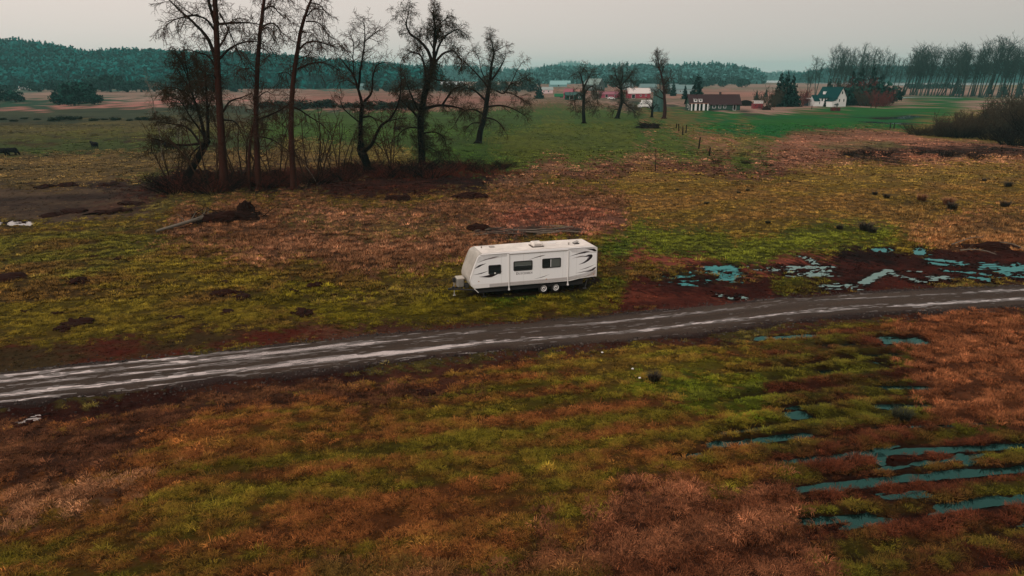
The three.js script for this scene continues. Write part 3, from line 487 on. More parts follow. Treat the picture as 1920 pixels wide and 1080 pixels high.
  swoosh([0.2, 2.5], [0.8, 2.78], [2.0, 2.93], 0.05, '#5d5455'); swoosh([0.75, 2.68], [1.3, 2.8], [1.9, 2.86], 0.03, '#857a78');
  swoosh([-0.02, 2.1], [0.3, 2.33], [0.85, 2.45], 0.1); swoosh([-0.1, 1.72], [0.55, 1.76], [1.0, 1.94], 0.05); swoosh([0.32, 1.56], [1.2, 1.46], [1.95, 1.84], 0.16, '#221519', 0.55); swoosh([0.5, 1.44], [1.0, 1.46], [1.6, 1.47], 0.02, '#948a86');
  swoosh([3.75, 2.46], [4.4, 2.66], [5.05, 2.74], 0.05, '#3a3030', 0.7); swoosh([4.2, 1.12], [4.9, 1.16], [5.35, 1.38], 0.035, '#5d5455');
  swoosh([6.75, 2.5], [7.5, 2.72], [8.3, 2.76], 0.09, '#2a2022', 0.75); swoosh([6.9, 2.32], [7.5, 2.48], [8.0, 2.53], 0.035, '#857a78'); swoosh([7.2, 2.36], [7.6, 2.46], [7.9, 2.45], 0.03, '#6a6060');
  swoosh([7.9, 2.98], [8.5, 2.94], [8.86, 2.72], 0.14, '#1d1418', 0.7);
  // the hooked emblem at the rear
  g2.fillStyle = '#190f16'; g2.beginPath(); [[7.55, 2.42], [7.95, 2.46], [8.2, 2.55], [8.42, 2.55], [8.5, 2.44], [8.42, 2.28], [8.2, 2.1], [7.9, 1.96], [7.45, 1.88], [7.85, 2.04], [8.05, 2.18], [8.12, 2.3], [8.22, 2.4], [8.02, 2.4]].forEach(([s, y], i) => i ? g2.lineTo(X(s), Y(y)) : g2.moveTo(X(s), Y(y))); g2.fill();
  swoosh([8.02, 2.16], [8.2, 2.28], [8.3, 2.44], 0.07, '#8d7f86');
  swoosh([7.5, 1.5], [8.1, 1.56], [8.75, 1.84], 0.045, '#5d5455'); swoosh([7.2, 1.28], [7.9, 1.3], [8.5, 1.5], 0.045, '#6a6060'); swoosh([7.9, 1.3], [8.5, 1.36], [8.86, 1.66], 0.13, '#2a2022', 0.7);
  for (let i = 0; i < 4; i++) stripe([[1.05, 0.79 + i * 0.06], [4.2, 0.8 + i * 0.062], [6.7, 0.84 + i * 0.06], [8.0, 1.0 + i * 0.07], [8.84, 1.2 + i * 0.08]], 7, i % 2 ? '#8a7f7c' : '#6d625f');
  g2.fillStyle = 'rgba(120,100,90,0.35)'; g2.beginPath(); [[7.9, 0.95], [8.84, 1.0], [8.84, 1.5], [8.4, 1.2]].forEach(([s, y], i) => i ? g2.lineTo(X(s), Y(y)) : g2.moveTo(X(s), Y(y))); g2.fill();
  g2.fillStyle = '#1c0a12'; g2.font = 'bold 58px serif'; g2.textAlign = 'left'; g2.save(); g2.translate(X(2.92), Y(1.5)); g2.scale(0.92, 0.95); g2.fillText('D', 0, 0); g2.font = 'bold 46px serif'; g2.fillText('UTCHMEN', 44, 0); g2.restore();
  const print = new THREE.CanvasTexture(cv); print.colorSpace = THREE.SRGBColorSpace;
  const sideShape = new THREE.Shape(outline.map(([s, y]) => new THREE.Vector2(lerp(s, 4.2, 0.012), lerp(y, 1.95, 0.025))));
  const sideG = new THREE.ShapeGeometry(sideShape), sp = sideG.attributes.position, su = sideG.attributes.uv;
  for (let i = 0; i < sp.count; i++) su.setXY(i, (sp.getX(i) + 0.34) / 9.18, 1 - (3.16 - sp.getY(i)) / 2.45);
  mesh('side_wall', sideG.translate(0, 0, 0.004), new THREE.MeshPhysicalMaterial({ map: print, roughness: 0.3, clearcoat: 0.2 }), tr).userData.label = 'white side wall with dark swooshes, stripes and lettering';
  // windows
  const glass = new THREE.MeshPhysicalMaterial({ color: col([0.012, 0.016, 0.016]), roughness: 0.06, ior: 1.6 }), paleGlass = new THREE.MeshPhysicalMaterial({ color: col([0.10, 0.11, 0.10]), roughness: 0.08 });
  const win = (s0, s1, y0, y1, label, panes) => {
    const w = s1 - s0, h = y1 - y0, f = new THREE.Shape(), r = 0.09, hole = new THREE.Path(), rr = (q, a, b, c, d, r) => { q.moveTo(a + r, b); q.lineTo(c - r, b); q.quadraticCurveTo(c, b, c, b + r); q.lineTo(c, d - r); q.quadraticCurveTo(c, d, c - r, d); q.lineTo(a + r, d); q.quadraticCurveTo(a, d, a, d - r); q.lineTo(a, b + r); q.quadraticCurveTo(a, b, a + r, b); };
    rr(f, 0, 0, w, h, r); rr(hole, 0.045, 0.045, w - 0.045, h - 0.045, 0.06); f.holes.push(hole);
    const o = mesh('window', new THREE.ExtrudeGeometry(f, { depth: 0.03, bevelEnabled: true, bevelSize: 0.008, bevelThickness: 0.008, bevelSegments: 2, curveSegments: 5 }).translate(s0, y0, 0.006), black, tr); o.userData.label = label;
    for (const [a, b, c, d, m] of panes) mesh('pane', box((b - a) * w, (d - c) * h, 0.012, s0 + (a + b) / 2 * w, y0 + (c + d) / 2 * h, 0.014), m, o);
  };
  win(0.99, 1.85, 1.68, 2.3, 'small dark front window', [[0.05, 0.95, 0.06, 0.94, glass]]);
  win(2.74, 4.07, 1.78, 2.44, 'wide middle window with a half-drawn pale blind', [[0.035, 0.965, 0.06, 0.5, glass], [0.035, 0.965, 0.52, 0.94, paleGlass]]);
  win(4.79, 6.13, 1.82, 2.48, 'rear sliding window, its right half paler', [[0.035, 0.44, 0.06, 0.94, glass], [0.48, 0.965, 0.06, 0.94, paleGlass]]);
  mesh('lamp', box(0.1, 0.09, 0.04, 1.43, 1.74, 0.045), trim, tr).userData.label = 'small white fitting under the front window';
  // awning: roller along the roof edge, two arms
  mesh('awning_roller', cyl(0.035, 0.035, 4.3, 12).rotateZ(Math.PI / 2).translate(4.52, 3.0, 0.06), mat([0.5, 0.47, 0.45], 0.5), tr);
  for (const s of [2.4, 6.66]) { const a = mesh('awning_arm', rbox(0.07, 2.46, 0.05, 0.015, s, 1.78, 0.06), white, tr); mesh('foot', rbox(0.13, 0.12, 0.09, 0.02, s, 0.53, 0.075), trim, a); }
  each('gutter', [box(2.0, 0.025, 0.03, 1.45, 3.04, 0.02).rotateZ(0.003), box(2.1, 0.025, 0.03, 7.7, 3.06, 0.02)], mat([0.4, 0.37, 0.35], 0.6), tr);
  each('corner_trim', [box(0.05, 2.1, 0.03, 8.8, 1.98, 0.012), rod(V(0.02, 0.74, 0.01), V(-0.3, 1.28, 0.01), 0.02, 6), rod(V(-0.3, 1.3, 0.01), V(0.3, 2.92, 0.01), 0.018, 6)], trim, tr);
  each('marker_lamp', [rbox(0.07, 0.05, 0.03, 0.01, 0.3, 1.25, 0.02), rbox(0.07, 0.05, 0.03, 0.01, 8.6, 1.1, 0.02), rbox(0.08, 0.06, 0.03, 0.01, 5.1, 1.03, 0.02)], mat([0.45, 0.2, 0.08], 0.4), tr);
  // roof furniture
  const ac = mesh('air_conditioner', rbox(0.72, 0.3, 0.76, 0.1, 4.72, 3.31, -1.1), roofMat, tr); ac.geometry.scale(1, 1, 1);
  each('vent_grille', [box(0.02, 0.14, 0.5, 5.09, 3.3, -1.1), box(0.5, 0.14, 0.02, 4.72, 3.28, -0.715)], mat([0.42, 0.38, 0.35], 0.8), ac); mesh('base', box(0.86, 0.035, 0.9, 4.72, 3.165, -1.1), mat([0.1, 0.08, 0.07], 0.8), ac);
  const hatch = mesh('roof_vent', rbox(0.38, 0.07, 0.38, 0.02, 7.62, 3.18, -1.0), dark, tr); mesh('lid', rbox(0.36, 0.03, 0.36, 0.01).rotateZ(0.35).translate(7.6, 3.28, -1.0), mat([0.28, 0.26, 0.24], 0.5), hatch);
  mesh('skylight', rbox(0.62, 0.06, 0.5, 0.025, 6.0, 3.17, -1.65), trim, tr);
  mesh('roof_vent', rbox(0.36, 0.06, 0.36, 0.02, 1.7, 3.15, -1.75), mat([0.3, 0.27, 0.25], 0.6), tr).userData.label = 'low dark vent near the front';
  each('vent_pipe', [cyl(0.05, 0.05, 0.14, 10, 0.95, 3.17, -1.7), cyl(0.045, 0.045, 0.16, 10, 7.0, 3.2, -0.8), cyl(0.07, 0.07, 0.03, 10, 7.0, 3.29, -0.8)], mat([0.3, 0.27, 0.24], 0.7), tr);
  // chassis, wheels
  each('chassis', [box(7.7, 0.2, 0.1, 4.0, 0.62, -0.35), box(7.7, 0.2, 0.1, 4.0, 0.62, -2.1), ...[0.6, 2, 3.4, 4.6, 6, 7.4].map(s => box(0.08, 0.14, 1.65, s, 0.62, -1.22)), box(7.6, 0.4, 1.9, 4.1, 0.58, -1.2), box(1.5, 0.3, 1.3, 7.0, 0.52, -1.22), box(0.08, 0.12, 2.3, 8.7, 0.72, -1.22)], black, tr);  // frame, plus a deep black box standing in for shade under the body
  const tyre = new THREE.TorusGeometry(0.255, 0.1, 12, 28), rimParts = [new THREE.LatheGeometry([[0.0, 0.02], [0.08, 0.03], [0.1, 0.0], [0.17, -0.01], [0.2, 0.03], [0.215, 0.035]].map(p => new THREE.Vector2(...p)), 24).rotateX(Math.PI / 2)];
  for (const [s, z] of [[4.95, -0.2], [5.84, -0.2], [4.95, -2.24], [5.84, -2.24]]) {
    const k = z > -1 ? 1 : -1, w = mesh('wheel', cyl(0.23, 0.23, 0.16, 20).rotateX(Math.PI / 2).translate(s, 0.345, z), black, tr);
    mesh('tyre', tyre.clone().translate(s, 0.345, z), mat([0.02, 0.018, 0.017], 0.9), w);
    const rim = mesh('rim', rimParts[0].clone().scale(1, 1, k).translate(s, 0.345, z + k * 0.085), trim, w);
    const holes = [cyl(0.05, 0.05, 0.02, 12).rotateX(Math.PI / 2).translate(s, 0.345, z + k * 0.125)]; for (let i = 0; i < 8; i++) { const a = i / 8 * 6.283; holes.push(cyl(0.024, 0.024, 0.012, 8).rotateX(Math.PI / 2).translate(s + 0.135 * Math.cos(a), 0.345 + 0.135 * Math.sin(a), z + k * 0.088)); }
    mesh('hub', holes[0], black, w); each('rim_hole', holes.slice(1), black, w);
  }
  each('axle', [4.95, 5.84].map(s => cyl(0.04, 0.04, 1.9, 8).rotateX(Math.PI / 2).translate(s, 0.345, -1.22)), black, tr);
  each('stabilizer_jack', [rod(V(0.55, 0.7, -0.3), V(0.75, 0.05, -0.3), 0.03), box(0.25, 0.03, 0.2, 0.76, 0.04, -0.3), rod(V(8.3, 0.8, -0.3), V(8.1, 0.05, -0.3), 0.03), box(0.25, 0.03, 0.2, 8.1, 0.04, -0.3)], dark, tr);
  mesh('stone_guard', [rod(V(0.0, 0.74, 0.0), V(0.28, 0.46, -0.02), 0.03, 6)], trim, tr);
  // drawbar, gas cover, jack
  each('drawbar', [rod(V(0.3, 0.56, -0.3), V(-1.25, 0.5, -1.22), 0.06, 8), rod(V(0.3, 0.56, -2.14), V(-1.25, 0.5, -1.22), 0.06, 8), box(0.4, 0.12, 0.14, -1.35, 0.52, -1.22), box(0.06, 0.1, 0.8, -0.6, 0.54, -1.22)], black, tr);
  const lp = mesh('gas_bottle_cover', rbox(0.52, 0.62, 0.72, 0.12, -0.72, 0.95, -1.22), mat([0.2, 0.185, 0.16], 0.7), tr); mesh('lid', rbox(0.54, 0.12, 0.74, 0.055, -0.72, 1.27, -1.22), mat([0.45, 0.41, 0.35], 0.6), lp);
  const [jack] = each('tongue_jack', [cyl(0.03, 0.03, 1.0, 10, -1.12, 0.55, -1.22), box(0.18, 0.02, 0.18, -1.12, 0.05, -1.22)], steel, tr); each('motor_head', [rbox(0.2, 0.3, 0.2, 0.04, -1.12, 1.15, -1.22), rbox(0.16, 0.14, 0.16, 0.03, -1.2, 0.62, -1.2)], black, jack);
  mesh('battery_box', rbox(0.3, 0.26, 0.5, 0.03, -0.28, 0.7, -1.2), dark, tr);
  const spare = mesh('spare_wheel', new THREE.TorusGeometry(0.25, 0.1, 10, 24).rotateY(Math.PI / 2).translate(8.98, 1.35, -0.7), mat([0.025, 0.022, 0.02], 0.9), tr); mesh('cover', cyl(0.27, 0.27, 0.2, 20).rotateZ(Math.PI / 2).translate(8.96, 1.35, -0.7), black, spare);
  each('ladder', [rod(V(8.9, 0.95, -0.35), V(8.9, 3.1, -0.35), 0.015, 6), rod(V(8.9, 0.95, -0.05), V(8.9, 3.0, -0.05), 0.015, 6)], dark, tr);
}
// ------------------------------------------------------------------ bare trees: limbs drawn as lines in space, finer wood grown from them
class Wood { // collects tapered tubes
  constructor() { this.pos = []; this.nor = []; this.idx = []; this.n = 0; }
  tube(p, r0, r1, sides) {
    const m = p.length; let ux, uy, uz;
    for (let i = 0; i < m; i++) {
      const a = p[Math.max(0, i - 1)], b = p[Math.min(m - 1, i + 1)]; let tx = b[0] - a[0], ty = b[1] - a[1], tz = b[2] - a[2]; const l = Math.hypot(tx, ty, tz) || 1; tx /= l; ty /= l; tz /= l;
      if (i === 0) { if (Math.abs(ty) < 0.9) { ux = 0; uy = 1; uz = 0; } else { ux = 1; uy = 0; uz = 0; } }
      const d = ux * tx + uy * ty + uz * tz; ux -= d * tx; uy -= d * ty; uz -= d * tz; const k = Math.hypot(ux, uy, uz) || 1; ux /= k; uy /= k; uz /= k;
      const vx = ty * uz - tz * uy, vy = tz * ux - tx * uz, vz = tx * uy - ty * ux, r = lerp(r0, r1, i / (m - 1));
      for (let s = 0; s < sides; s++) { const an = s / sides * 6.283185, c = Math.cos(an), q = Math.sin(an), nx = ux * c + vx * q, ny = uy * c + vy * q, nz = uz * c + vz * q; this.pos.push(p[i][0] + nx * r, p[i][1] + ny * r, p[i][2] + nz * r); this.nor.push(nx, ny, nz); }
      if (i < m - 1) for (let s = 0; s < sides; s++) { const a0 = this.n + i * sides + s, a1 = this.n + i * sides + (s + 1) % sides; this.idx.push(a0, a1, a0 + sides, a1, a1 + sides, a0 + sides); }
    }
    this.n += m * sides;
  }
  geometry() { const g = new THREE.BufferGeometry(); g.setAttribute('position', new THREE.Float32BufferAttribute(this.pos, 3)); g.setAttribute('normal', new THREE.Float32BufferAttribute(this.nor, 3)); g.setIndex(this.idx); return g; }
}
const norm = d => { const l = Math.hypot(d[0], d[1], d[2]) || 1; return [d[0] / l, d[1] / l, d[2] / l]; };
function bent(R, from, d, len, seg, wander, lift) { const p = [from]; let v = norm(d); for (let i = 0; i < seg; i++) { v = norm([v[0] + (R() - 0.5) * wander, v[1] + (R() - 0.5) * wander + lift / seg, v[2] + (R() - 0.5) * wander]); const a = p.at(-1); p.push([a[0] + v[0] * len / seg, a[1] + v[1] * len / seg, a[2] + v[2] * len / seg]); } return p; }
const aside = (R, t, spread) => { let e = norm([R() - 0.5, R() - 0.5, R() - 0.5]); const d = e[0] * t[0] + e[1] * t[1] + e[2] * t[2]; e = norm([e[0] - d * t[0], e[1] - d * t[1], e[2] - d * t[2]]); const c = Math.cos(spread), s = Math.sin(spread); return [t[0] * c + e[0] * s, t[1] * c + e[1] * s, t[2] * c + e[2] * s]; };
const pathAt = (p, t) => { const f = t * (p.length - 1), i = Math.min(p.length - 2, Math.floor(f)), k = f - i; return [[lerp(p[i][0], p[i + 1][0], k), lerp(p[i][1], p[i + 1][1], k), lerp(p[i][2], p[i + 1][2], k)], norm([p[i + 1][0] - p[i][0], p[i + 1][1] - p[i][1], p[i + 1][2] - p[i][2]])]; };
// grows finer wood along a path. o: { n: [children per metre by level], len: [length by level], lift: [by level], min: twig radius, from }
function grow(wood, R, path, len, radius, level, o) {
  if (level >= o.n.length) return;
  const count = Math.max(1, Math.round(len * o.n[level] * (0.7 + 0.6 * R())));
  for (let i = 0; i < count; i++) {
    const t = lerp(level === 0 ? (o.from ?? 0.2) : 0.15, 1, (i + R()) / count), [a, d] = pathAt(path, Math.min(t, 0.999));
    const l = o.len[level] * (0.45 + 0.8 * R()) * (1 - 0.45 * t), r = Math.max(o.min, Math.min(radius * 0.55, l * 0.018)), dir = aside(R, d, 0.5 + 0.75 * R());
    const p = bent(R, a, dir, l, level < 1 ? 5 : level < 2 ? 3 : 2, o.wander ?? 0.5, (o.lift[level] ?? 0) * (0.6 + 0.8 * R()));
    wood.tube(p, r, Math.max(o.min * 0.6, r * 0.35), level < 1 ? 5 : 3);
    grow(wood, R, p, l, r, level + 1, o);
  }
}
const barkTexture = noiseTexture(256, (x, y) => { const a = tiled(x, y * 0.5, 16, 71), b = tiled(x, y, 8, 72), v = clamp(0.35 + 0.7 * a * b * 2); return [v, v * 0.96, v * 0.9]; });
const bark = (r, g, b) => mat(tone(r, g, b), 0.95, {});
const BARK = { red: bark(56, 27, 18), grey: bark(92, 74, 62), dark: bark(34, 20, 14), twig: bark(62, 38, 24), moss: bark(54, 36, 17), black: bark(22, 12, 8), teal: bark(40, 62, 54), pale: bark(120, 104, 88) };
/* one tree seen at (u, v): trunk and limbs are [ [u, v, radius in m, metres nearer(+)/farther(-)] ... ] read off the photograph and set in depth */
function drawnTree(name, label, group, seed, foot, trunks, limbs, o) {
  const R = rng(seed), [x0, z0] = G(...foot), t = thing(name, label, 'tree', [x0, 0, z0], 0, group), base = t.position;
  const P = ([u, v, r, dz = 0]) => { const q = at(u, v, z0 + dz); return [q.x - base.x, q.y - base.y, q.z - base.z]; };
  const curve = pts => { const c = new THREE.CatmullRomCurve3(pts.map(p => V(...P(p))), false, 'centripetal'); return c.getPoints(Math.max(6, pts.length * 5)).map(q => [q.x + (R() - 0.5) * 0.06, q.y, q.z + (R() - 0.5) * 0.06]); };
  const lengthOf = p => { let l = 0; for (let i = 1; i < p.length; i++) l += Math.hypot(p[i][0] - p[i - 1][0], p[i][1] - p[i - 1][1], p[i][2] - p[i - 1][2]); return l; };
  const crown = new Wood();
  trunks.forEach((pts, i) => {
    const w = new Wood(), p = curve(pts); if (i === 0 || pts.root) p[0][1] = -0.2;
    // varying thickness: sections between the drawn points
    const n = pts.length - 1, step = (p.length - 1) / n; for (let k = 0; k < n; k++) { const part = p.slice(Math.round(k * step), Math.round((k + 1) * step) + 1); w.tube(part, pts[k][2], pts[k + 1][2], 10); }
    if (i === 0 || pts.root) for (let k = 0; k < 6; k++) { const a = k + R(), q = pts[0][2]; w.tube([[p[0][0], 0.9 * q + 0.3, p[0][2]], [p[0][0] + Math.cos(a) * q * 0.9, 0.25 * q, p[0][2] + Math.sin(a) * q * 0.9], [p[0][0] + Math.cos(a) * q * 1.8, -0.15, p[0][2] + Math.sin(a) * q * 1.8]], q * 0.55, q * 0.15, 6); }
    mesh('trunk', w.geometry(), i === 0 || pts.root ? o.bark : (o.bark2 || o.bark), t);
    grow(crown, R, p, lengthOf(p) * (pts.bareShare ?? 0.5), pts[0][2] * 0.3, 0, { ...o, from: pts.from ?? 0.35, n: o.n.map((q, k) => k ? q : q * (o.onTrunk ?? 0.8)) });
  });
  for (const pts of limbs) {
    const side = (R() - 0.5) * (pts.depth ?? 5), q = pts.map((e, i) => [e[0], e[1], e[2], (e[3] ?? 0) + side * (i / (pts.length - 1)) ** 0.8]), p = curve(q), w = new Wood();
    w.tube(p, pts[0][2], pts.at(-1)[2] ?? 0.03, 7); mesh('limb', w.geometry(), o.bark2 || o.bark, t);
    grow(crown, R, p, lengthOf(p), pts[0][2], 0, o);
  }
  const c = mesh('crown', crown.geometry(), o.twigs, t); c.userData.kind = 'stuff';
  return [t, crown.n];
}
const line = (...pts) => pts;
const opt = (pts, extra) => Object.assign(pts, extra);
let woodCount = 0;
const T = (...a) => { const [t, n] = drawnTree(...a); woodCount += n; return t; };
const LOOSE = { n: [2.3, 3.0, 3.2], len: [3.0, 1.5, 0.8], lift: [-0.35, -0.5, -0.5], min: 0.021, wander: 0.75 };
const SHAG = { n: [3.8, 4.4, 4.2], len: [2.6, 1.3, 0.7], lift: [-0.2, -0.6, -0.7], min: 0.022, wander: 0.9 };
const BROOM = { n: [1.2, 2.4, 2.6], len: [2.6, 1.3, 0.7], lift: [0.5, 0.25, 0.1], min: 0.017, wander: 0.7 };
// the group on the left, tops above the picture
T('cottonwood', 'tallest bare cottonwood with thick reddish trunk, left group, beside the leaning trunk', null, 11, [422, 357],
  [opt(line([422, 357, 0.62], [418, 300, 0.5], [413, 220, 0.45], [408, 140, 0.4], [406, 60, 0.34], [403, 0, 0.3], [400, -70, 0.22], [404, -150, 0.1]), { from: 0.15, bareShare: 0.7 }), opt(line([405, 50, 0.22], [396, 20, 0.2], [386, -20, 0.16], [372, -90, 0.08]), { from: 0.3 })],
  [line([407, 118, 0.26], [388, 70, 0.2], [360, 40, 0.15], [325, 8, 0.1], [300, -20, 0.04]), line([405, 60, 0.16], [385, 35, 0.12], [362, 28, 0.08], [344, 16, 0.04]), line([372, 28, 0.12], [345, 32, 0.09], [322, 40, 0.06], [305, 56, 0.03]), line([412, 45, 0.17], [440, 43, 0.13], [470, 43, 0.1], [492, 47, 0.04]), line([412, 110, 0.17], [430, 92, 0.13], [455, 80, 0.1], [480, 78, 0.07], [510, 92, 0.03]), line([410, 90, 0.14], [425, 65, 0.1], [430, 50, 0.05]), line([412, 25, 0.12], [428, 55, 0.09], [445, 95, 0.05], [462, 130, 0.025]), line([418, 210, 0.16], [432, 190, 0.12], [455, 182, 0.08], [472, 174, 0.03]), line([420, 225, 0.12], [440, 228, 0.09], [455, 245, 0.03]), line([407, 130, 0.13], [390, 105, 0.1], [370, 98, 0.06], [350, 92, 0.03]), line([404, 0, 0.2], [425, -30, 0.14], [455, -45, 0.1], [490, -20, 0.03]), line([402, -30, 0.2], [370, -60, 0.12], [335, -50, 0.04]), line([408, 150, 0.1], [395, 140, 0.07], [372, 150, 0.03])],
  { ...LOOSE, bark: BARK.red, bark2: BARK.dark, twigs: BARK.twig, onTrunk: 1.5 });
T('leaning_willow', 'dark leaning trunk that fans into many stems, left of the tallest cottonwood', null, 12, [342, 348],
  [opt(line([342, 350, 0.55], [362, 312, 0.48], [384, 274, 0.46], [392, 262, 0.3]), { from: 0.7 })],
  [line([390, 264, 0.24], [389, 215, 0.2], [386, 160, 0.14], [384, 110, 0.06]), line([386, 268, 0.26], [376, 222, 0.2], [362, 180, 0.15], [350, 130, 0.1], [344, 92, 0.04]), line([378, 225, 0.16], [366, 190, 0.12], [352, 160, 0.08], [330, 130, 0.03]), line([382, 268, 0.2], [350, 272, 0.15], [320, 270, 0.1], [290, 262, 0.07], [282, 290, 0.03]), line([378, 272, 0.18], [352, 240, 0.12], [320, 232, 0.08], [292, 228, 0.04]), line([365, 190, 0.12], [345, 172, 0.09], [318, 164, 0.06], [300, 172, 0.03]), line([354, 150, 0.1], [340, 118, 0.07], [328, 98, 0.03]), line([384, 255, 0.14], [358, 220, 0.1], [338, 190, 0.06], [322, 182, 0.03]), line([376, 274, 0.14], [360, 288, 0.09], [352, 310, 0.04]), line([388, 190, 0.1], [372, 150, 0.07], [366, 110, 0.03]), line([386, 215, 0.1], [400, 170, 0.07], [398, 130, 0.03])],
  { ...SHAG, lift: [0.1, -0.4, -0.6], bark: BARK.black, bark2: BARK.dark, twigs: BARK.moss });
T('cottonwood', 'slender bare cottonwood, middle of the three tallest, with a thinner stem at its foot', null, 13, [486, 355],
  [opt(line([486, 356, 0.45], [482, 290, 0.36], [480, 220, 0.32], [482, 150, 0.3], [486, 80, 0.27], [493, 20, 0.22], [500, -30, 0.16], [510, -100, 0.06]), { from: 0.1, bareShare: 0.6 }), opt(line([467, 340, 0.22], [468, 280, 0.2], [474, 240, 0.15], [480, 215, 0.1]), { root: true })],
  [line([493, 18, 0.12], [510, 12, 0.08], [525, 26, 0.05], [535, 34, 0.02]), line([490, 50, 0.12], [512, 44, 0.08], [530, 62, 0.04], [545, 74, 0.02]), line([480, 225, 0.14], [505, 216, 0.1], [530, 204, 0.07], [548, 190, 0.03]), line([484, 255, 0.1], [510, 262, 0.08], [532, 276, 0.06], [548, 290, 0.03]), line([488, 58, 0.1], [505, 52, 0.07], [520, 75, 0.03]), line([484, 90, 0.08], [500, 95, 0.05], [508, 108, 0.02]), line([484, 140, 0.08], [470, 128, 0.05], [455, 132, 0.02]), line([496, 0, 0.12], [520, -15, 0.08], [545, 5, 0.03]), line([481, 185, 0.08], [500, 172, 0.05], [512, 178, 0.02])],
  { ...LOOSE, bark: BARK.red, bark2: BARK.dark, twigs: BARK.twig, onTrunk: 1.4 });
T('cottonwood', 'tall bare cottonwood with long arching side boughs, rightmost of the three tallest', null, 14, [551, 355],
  [opt(line([551, 357, 0.46], [548, 300, 0.38], [546, 230, 0.34], [549, 160, 0.3], [557, 100, 0.27], [566, 50, 0.22], [580, 8, 0.15], [595, -30, 0.1], [605, -80, 0.04]), { from: 0.1, bareShare: 0.6 })],
  [line([562, 92, 0.14], [575, 80, 0.11], [592, 78, 0.09], [615, 84, 0.07], [634, 92, 0.04]), line([558, 130, 0.14], [580, 120, 0.1], [605, 118, 0.08], [630, 128, 0.05], [642, 140, 0.02]), line([582, 5, 0.1], [600, 10, 0.07], [612, 25, 0.04]), line([573, 40, 0.1], [595, 42, 0.07], [612, 60, 0.04], [622, 75, 0.02]), line([566, 60, 0.08], [585, 62, 0.05], [598, 78, 0.02]), line([546, 200, 0.14], [560, 205, 0.1], [580, 218, 0.07], [605, 235, 0.04], [618, 248, 0.02]), line([548, 190, 0.1], [535, 200, 0.08], [510, 215, 0.06], [486, 224, 0.04]), line([560, 110, 0.08], [575, 106, 0.05], [590, 112, 0.02]), line([576, 30, 0.09], [590, 16, 0.06], [604, 18, 0.03]), line([548, 290, 0.06], [565, 300, 0.04], [580, 330, 0.02]), line([550, 145, 0.08], [535, 135, 0.05], [520, 140, 0.02])],
  { ...LOOSE, lift: [-0.6, -0.8, -0.6], bark: BARK.red, bark2: BARK.dark, twigs: BARK.twig, onTrunk: 1.4 });
T('sapling', 'pale thin leaning sapling at the left edge of the tree group', null, 15, [304, 300], [opt(line([306, 305, 0.12], [300, 255, 0.1], [292, 215, 0.08], [284, 180, 0.05], [272, 140, 0.02]), { from: 0.3 })], [line([300, 235, 0.05], [320, 240, 0.03], [340, 246, 0.015])], { ...LOOSE, bark: BARK.pale, twigs: BARK.pale });
// the pollard-like trees of the middle
T('pollard_tree', 'burred bare tree with a swollen stump and airy crown, left of the biggest crowned tree', null, 16, [690, 326],
  [opt(line([690, 328, 0.7], [686, 302, 0.62], [678, 284, 0.7], [676, 262, 0.36], [677, 220, 0.3], [680, 196, 0.3]), { from: 0.3, bareShare: 0.9 })],
  [line([680, 198, 0.24], [672, 168, 0.2], [662, 140, 0.16], [645, 118, 0.1], [632, 100, 0.04]), line([672, 168, 0.2], [676, 130, 0.16], [682, 95, 0.12], [684, 60, 0.07], [682, 34, 0.03]), line([683, 190, 0.2], [696, 175, 0.15], [700, 140, 0.12], [710, 120, 0.08], [734, 116, 0.03]), line([684, 78, 0.09], [698, 66, 0.06], [716, 52, 0.03]), line([664, 142, 0.1], [662, 110, 0.08], [662, 78, 0.05], [656, 62, 0.02]), line([680, 220, 0.14], [694, 218, 0.11], [704, 225, 0.08], [708, 234, 0.05]), line([700, 265, 0.26], [714, 236, 0.2], [732, 222, 0.14], [748, 190, 0.1], [752, 150, 0.06], [750, 120, 0.03]), line([682, 285, 0.3], [696, 272, 0.26], [704, 258, 0.2]), line([716, 232, 0.12], [740, 224, 0.08], [760, 222, 0.03]), line([676, 230, 0.14], [660, 218, 0.1], [642, 200, 0.07], [636, 180, 0.03]), line([700, 265, 0.1], [712, 275, 0.07], [722, 290, 0.03]), line([668, 160, 0.1], [650, 150, 0.07], [634, 156, 0.03])],
  { ...LOOSE, lift: [0.15, -0.1, -0.3], bark: BARK.black, bark2: BARK.dark, twigs: BARK.twig, onTrunk: 2.2 });
